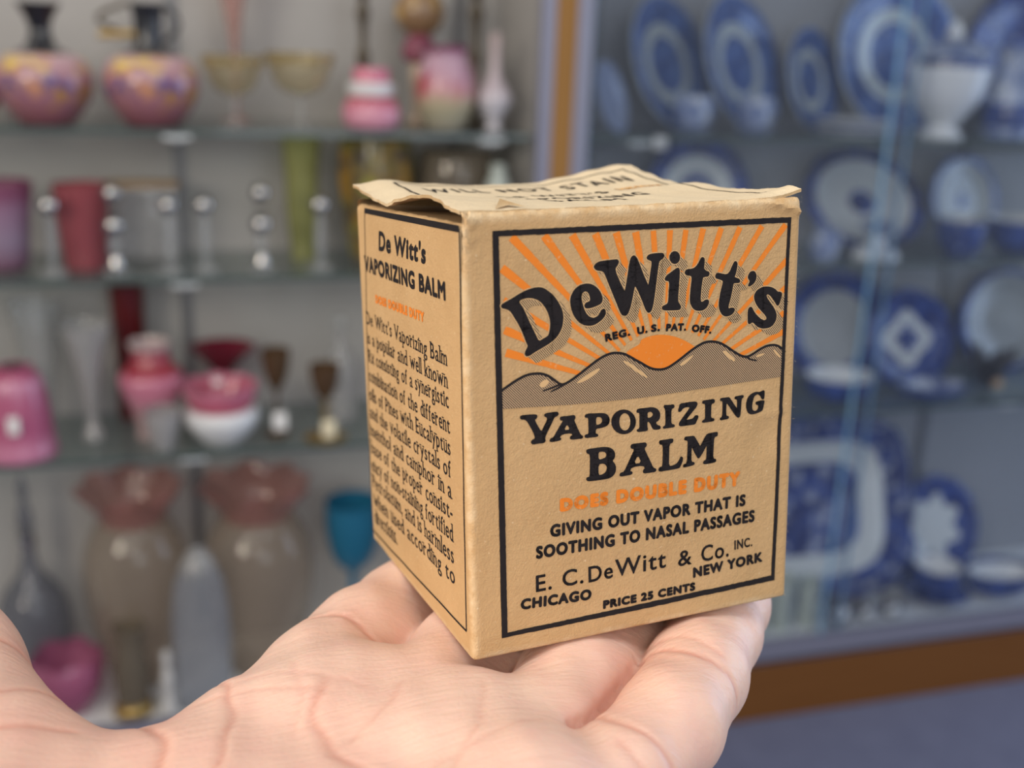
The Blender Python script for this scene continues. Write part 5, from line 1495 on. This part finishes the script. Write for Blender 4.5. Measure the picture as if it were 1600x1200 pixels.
vessel('tureen', 'white and blue lidded tureen on a foot, behind the edge of the glass door', 'tureen', loc, [('body', body, W_white), ('foot', foot, W_white), ('lid', lid, W_pale), ('finial', kn, W_white), ('blue_band', bd, W_body), ('handle', handle(0.95 * ww / 2, 0.45 * h, 0.9 * ww / 2, 0.72 * h, 0.18 * ww / 2, 0.005), W_white), ('handle', handle(-0.95 * ww / 2, 0.45 * h, -0.9 * ww / 2, 0.72 * h, -0.18 * ww / 2, 0.005), W_white)])
loc, h, ww = fit(1582, 74, 76, 0.06, S1)
vessel('jug', 'pale blue and white jug with dark blue band, at the right edge', 'jug', loc, [('body', L([(0.8, 0), (0.9, 0.05), (1.0, 0.3), (0.9, 0.6), (0.75, 0.85), (0.85, 1.0)], ww, h, True), W_pale), ('blue_band', MB().lathe([(1.0 * ww / 2, 0.14 * h), (1.03 * ww / 2, 0.18 * h), (1.035 * ww / 2, 0.36 * h), (0.99 * ww / 2, 0.40 * h)], 40), W_body), ('handle', handle(0.9 * ww / 2, 0.3 * h, 0.8 * ww / 2, 0.9 * h, 0.4 * ww / 2, 0.004), W_white)])
x, z, s = on_y(1032, 226, YF + 0.008)
tagged('price_tag', x, S1 - 0.022, 0.026, 0.022, YF + 0.010, W_cream, 'crumpled white tag hanging at the front edge of the top shelf')

# middle shelf
plate(1374, 240, 0.16, S2, -4, 36, W_oval, 'oval dark rimmed serving dish tipped back behind the white pedestal', name='serving_dish', wide=1.12)
loc, h, ww = fit(1370, 346, 74, 0.01, S2)
vessel('pedestal_stand', 'low white china pedestal in front of the oval serving dish', 'stand', loc, [('foot', L([(0.98, 0), (1.0, 0.1), (0.8, 0.24), (0.40, 0.34), (0.36, 0.6), (0.3, 0.62)], ww, h), W_white), ('plateau', L([(0.3, 0.6), (0.5, 0.72), (0.72, 0.92), (0.7, 1.0), (0.4, 0.9)], ww, h), W_pale)])
loc, h, ww = fit(1288, 354, 46, 0.03, S2)
vessel('creamer', 'little white and blue creamer at the edge of the medicine box', 'creamer', loc, [('body', L([(0.7, 0), (0.95, 0.2), (1.0, 0.5), (0.75, 0.8), (0.85, 1.0)], ww, h, True), W_pale), ('handle', handle(0.9 * ww / 2, 0.25 * h, 0.8 * ww / 2, 0.85 * h, 0.4 * ww / 2, 0.0025), W_white)])
for u, w, lab in ((1500, 78, 'small dark blue bowl with white lining, right of the white pedestal'), (1592, 108, 'small dark blue bowl with white lining, cut by the right edge')):
    loc, h, ww = fit(u, 343, w, 0.07, S2)
    vessel('bowl', lab, 'bowl', loc, [('body', L([(0.5, 0), (0.55, 0.06), (0.85, 0.4), (1.0, 1.0)], ww, h, True), W_body), ('lining', MB().lathe([(r - 0.0028, z + 0.002) for r, z in prof([(0.3, 0.05), (0.8, 0.4), (0.99, 0.995)], ww, h)], 40), W_cream)], 'small blue bowls on the middle shelf')

# lowest shelf
loc, h, ww = fit(1312, 586, 118, 0.05, S3, 0.85)
vessel('bowl', 'deep blue bowl with white lining beside the medicine box', 'bowl', loc, [('body', L([(0.5, 0), (0.56, 0.06), (0.9, 0.45), (1.0, 1.0)], ww, h, True, sq=0.85), W_body), ('lining', MB().lathe([(r - 0.003, z + 0.002) for r, z in prof([(0.3, 0.06), (0.86, 0.45), (0.99, 0.995)], ww, h)], 44, sq=0.83), W_white)])
loc, h, ww = fit(1455, 600, 122, 0.06, S3, 0.55)
vessel('dish', 'shallow blue patterned dish in front of the star plate', 'dish', loc, [('body', L([(0.5, 0), (0.6, 0.1), (0.9, 0.6), (1.0, 1.0)], ww, h, True, sq=0.55), W_body), ('lining', MB().lathe([(r - 0.003, z + 0.002) for r, z in prof([(0.01, 0.1), (0.6, 0.2), (0.9, 0.65), (0.99, 0.995)], ww, h)], 44, sq=0.53), ware('dish_print_china', [(0, 'b')], scale=24, mid=(0.25, 0.30, 0.5), motif=2.0))])
# spiky bronze ornament
loc, h, ww = fit(1545, 528, 110, 0.05, S3)
e = empty('thistle_ornament', loc)
tag(e, 'dark bronze ornament of spiky leaves with a painted gold glint, in front of platter', 'ornament')
lf_ = MB()
for k in range(17):
    a = 2 * math.pi * k / 17 * 2.0 + 0.3 * (k % 3); up_ = 0.25 + 0.75 * ((k * 7) % 17) / 17
    L0 = ww * 0.5 * (0.75 + 0.25 * math.sin(k * 2.1))
    pts = [(0, 0, 0.012)]
    for i in range(1, 6):
        t = i / 5
        pts.append((math.cos(a) * L0 * t, math.sin(a) * L0 * t * 0.6, max(0.006, 0.012 + h * up_ * (t ** 0.8) - 0.012 * t * t)))
    lf_.tube(pts, [0.006, 0.010, 0.0125, 0.010, 0.006, 0.001], 6)
lf_.ball((0, 0, 0.012), 0.013, 0, 14, (1.4, 1.2, 0.9))
lf_.build('leaf_spray', bronze, e)
MB().ball((0.004, -0.032, 0.022), 0.011, 0, 16, (1, 1, 1.2)).build('painted_glint', plain('painted_glint', (0.62, 0.40, 0.22), 0.3, 0.5), e)  # small gold ball added as the highlight on the dark ornament

# deck of the right showcase
loc, h, ww = fit(1462, 884, 74, 0.05, DECK, 1.4)
loc = (loc[0], loc[1], DECK + 0.0172)
vessel('cup', 'blue and white cup standing in its saucer, in front of the lobed plate', 'cup', loc, [('body', L([(0.5, 0), (0.6, 0.05), (0.9, 0.4), (1.0, 1.0)], ww, h - 0.016, True), W_body), ('lining', MB().lathe([(r - 0.003, z + 0.002) for r, z in prof([(0.3, 0.08), (0.85, 0.45), (0.985, 0.995)], ww, h - 0.016)], 40), W_white), ('handle', handle(0.9 * ww / 2, 0.2 * h, 0.95 * ww / 2, 0.7 * h, 0.4 * ww / 2, 0.003), W_body)])
q = MB().lathe([(0.001, 0.0155), (0.6 * ww / 2, 0.0155), (1.0 * ww / 2, 0.018), (1.35 * ww / 2, 0.026), (1.38 * ww / 2, 0.0255), (0.9 * ww / 2, 0.008), (0.6 * ww / 2, 0.0), (0.001, 0.0)], 44)
tag(q.build('saucer', W_body, None, (loc[0], loc[1], DECK + 0.0006)), 'blue saucer under the blue and white cup on the deck', 'saucer')
loc, h, ww = fit(1562, 888, 128, 0.085, DECK, 0.65)
vessel('bowl', 'dark blue bowl with white lining at the right end of the deck', 'bowl', loc, [('body', L([(0.45, 0), (0.5, 0.05), (0.85, 0.4), (1.0, 1.0)], ww, h, True, sq=0.62), W_body), ('lining', MB().lathe([(r - 0.003, z + 0.002) for r, z in prof([(0.3, 0.06), (0.70, 0.30), (0.93, 0.80)], ww, h)], 44, sq=0.6), W_white)])
hare = plain('brown_glaze', (0.10, 0.085, 0.08), 0.35, 0, 0.6, 60)
for u, vt, lab in ((1312, 922, 'dark brown and white china duck, nearest the medicine box'), (1354, 932, 'dark brown and white china duck, middle of three'), (1394, 926, 'dark brown and white china duck, nearest the blue cup')):
    loc, h, ww = fit(u, vt, 28, 0.045, DECK)
    e = empty('duck_figurine', loc); tag(e, lab, 'figurine', 'little china ducks on the deck')
    b = MB().ball((0, 0, 0.34 * h), 0.34 * h, 0, 18, (1.15, 0.9, 0.98)); b.ball((-0.3 * h, 0, 0.78 * h), 0.2 * h, 0, 14); b.tube([(0.3 * h, 0, 0.5 * h), (0.55 * h, 0, 0.72 * h)], [0.15 * h, 0.03 * h], 8)
    b.build('body', hare, e)
    MB().ball((-0.12 * h, -0.26 * h, 0.42 * h), 0.2 * h, 0, 14, (1.3, 0.6, 1)).build('white_wing', W_white, e)
frost = clear('greenish_glass', (0.92, 0.95, 0.90), (0.80, 0.84, 0.76), 0.55)
for u, vt, w, lab in ((1186, 905, 40, 'greenish clear tumbler half hidden by the little finger'), (1222, 902, 38, 'greenish clear tumbler, middle of the three below the platter'), (1262, 906, 36, 'greenish clear tumbler nearest the china ducks')):
    loc, h, ww = fit(u, vt, w, 0.06, DECK)
    vessel('tumbler', lab, 'tumbler', loc, [('v', L([(0.8, 0), (0.82, 0.05), (0.9, 0.5), (1.0, 1.0)], ww, h, True), frost)], 'greenish tumblers on the deck')
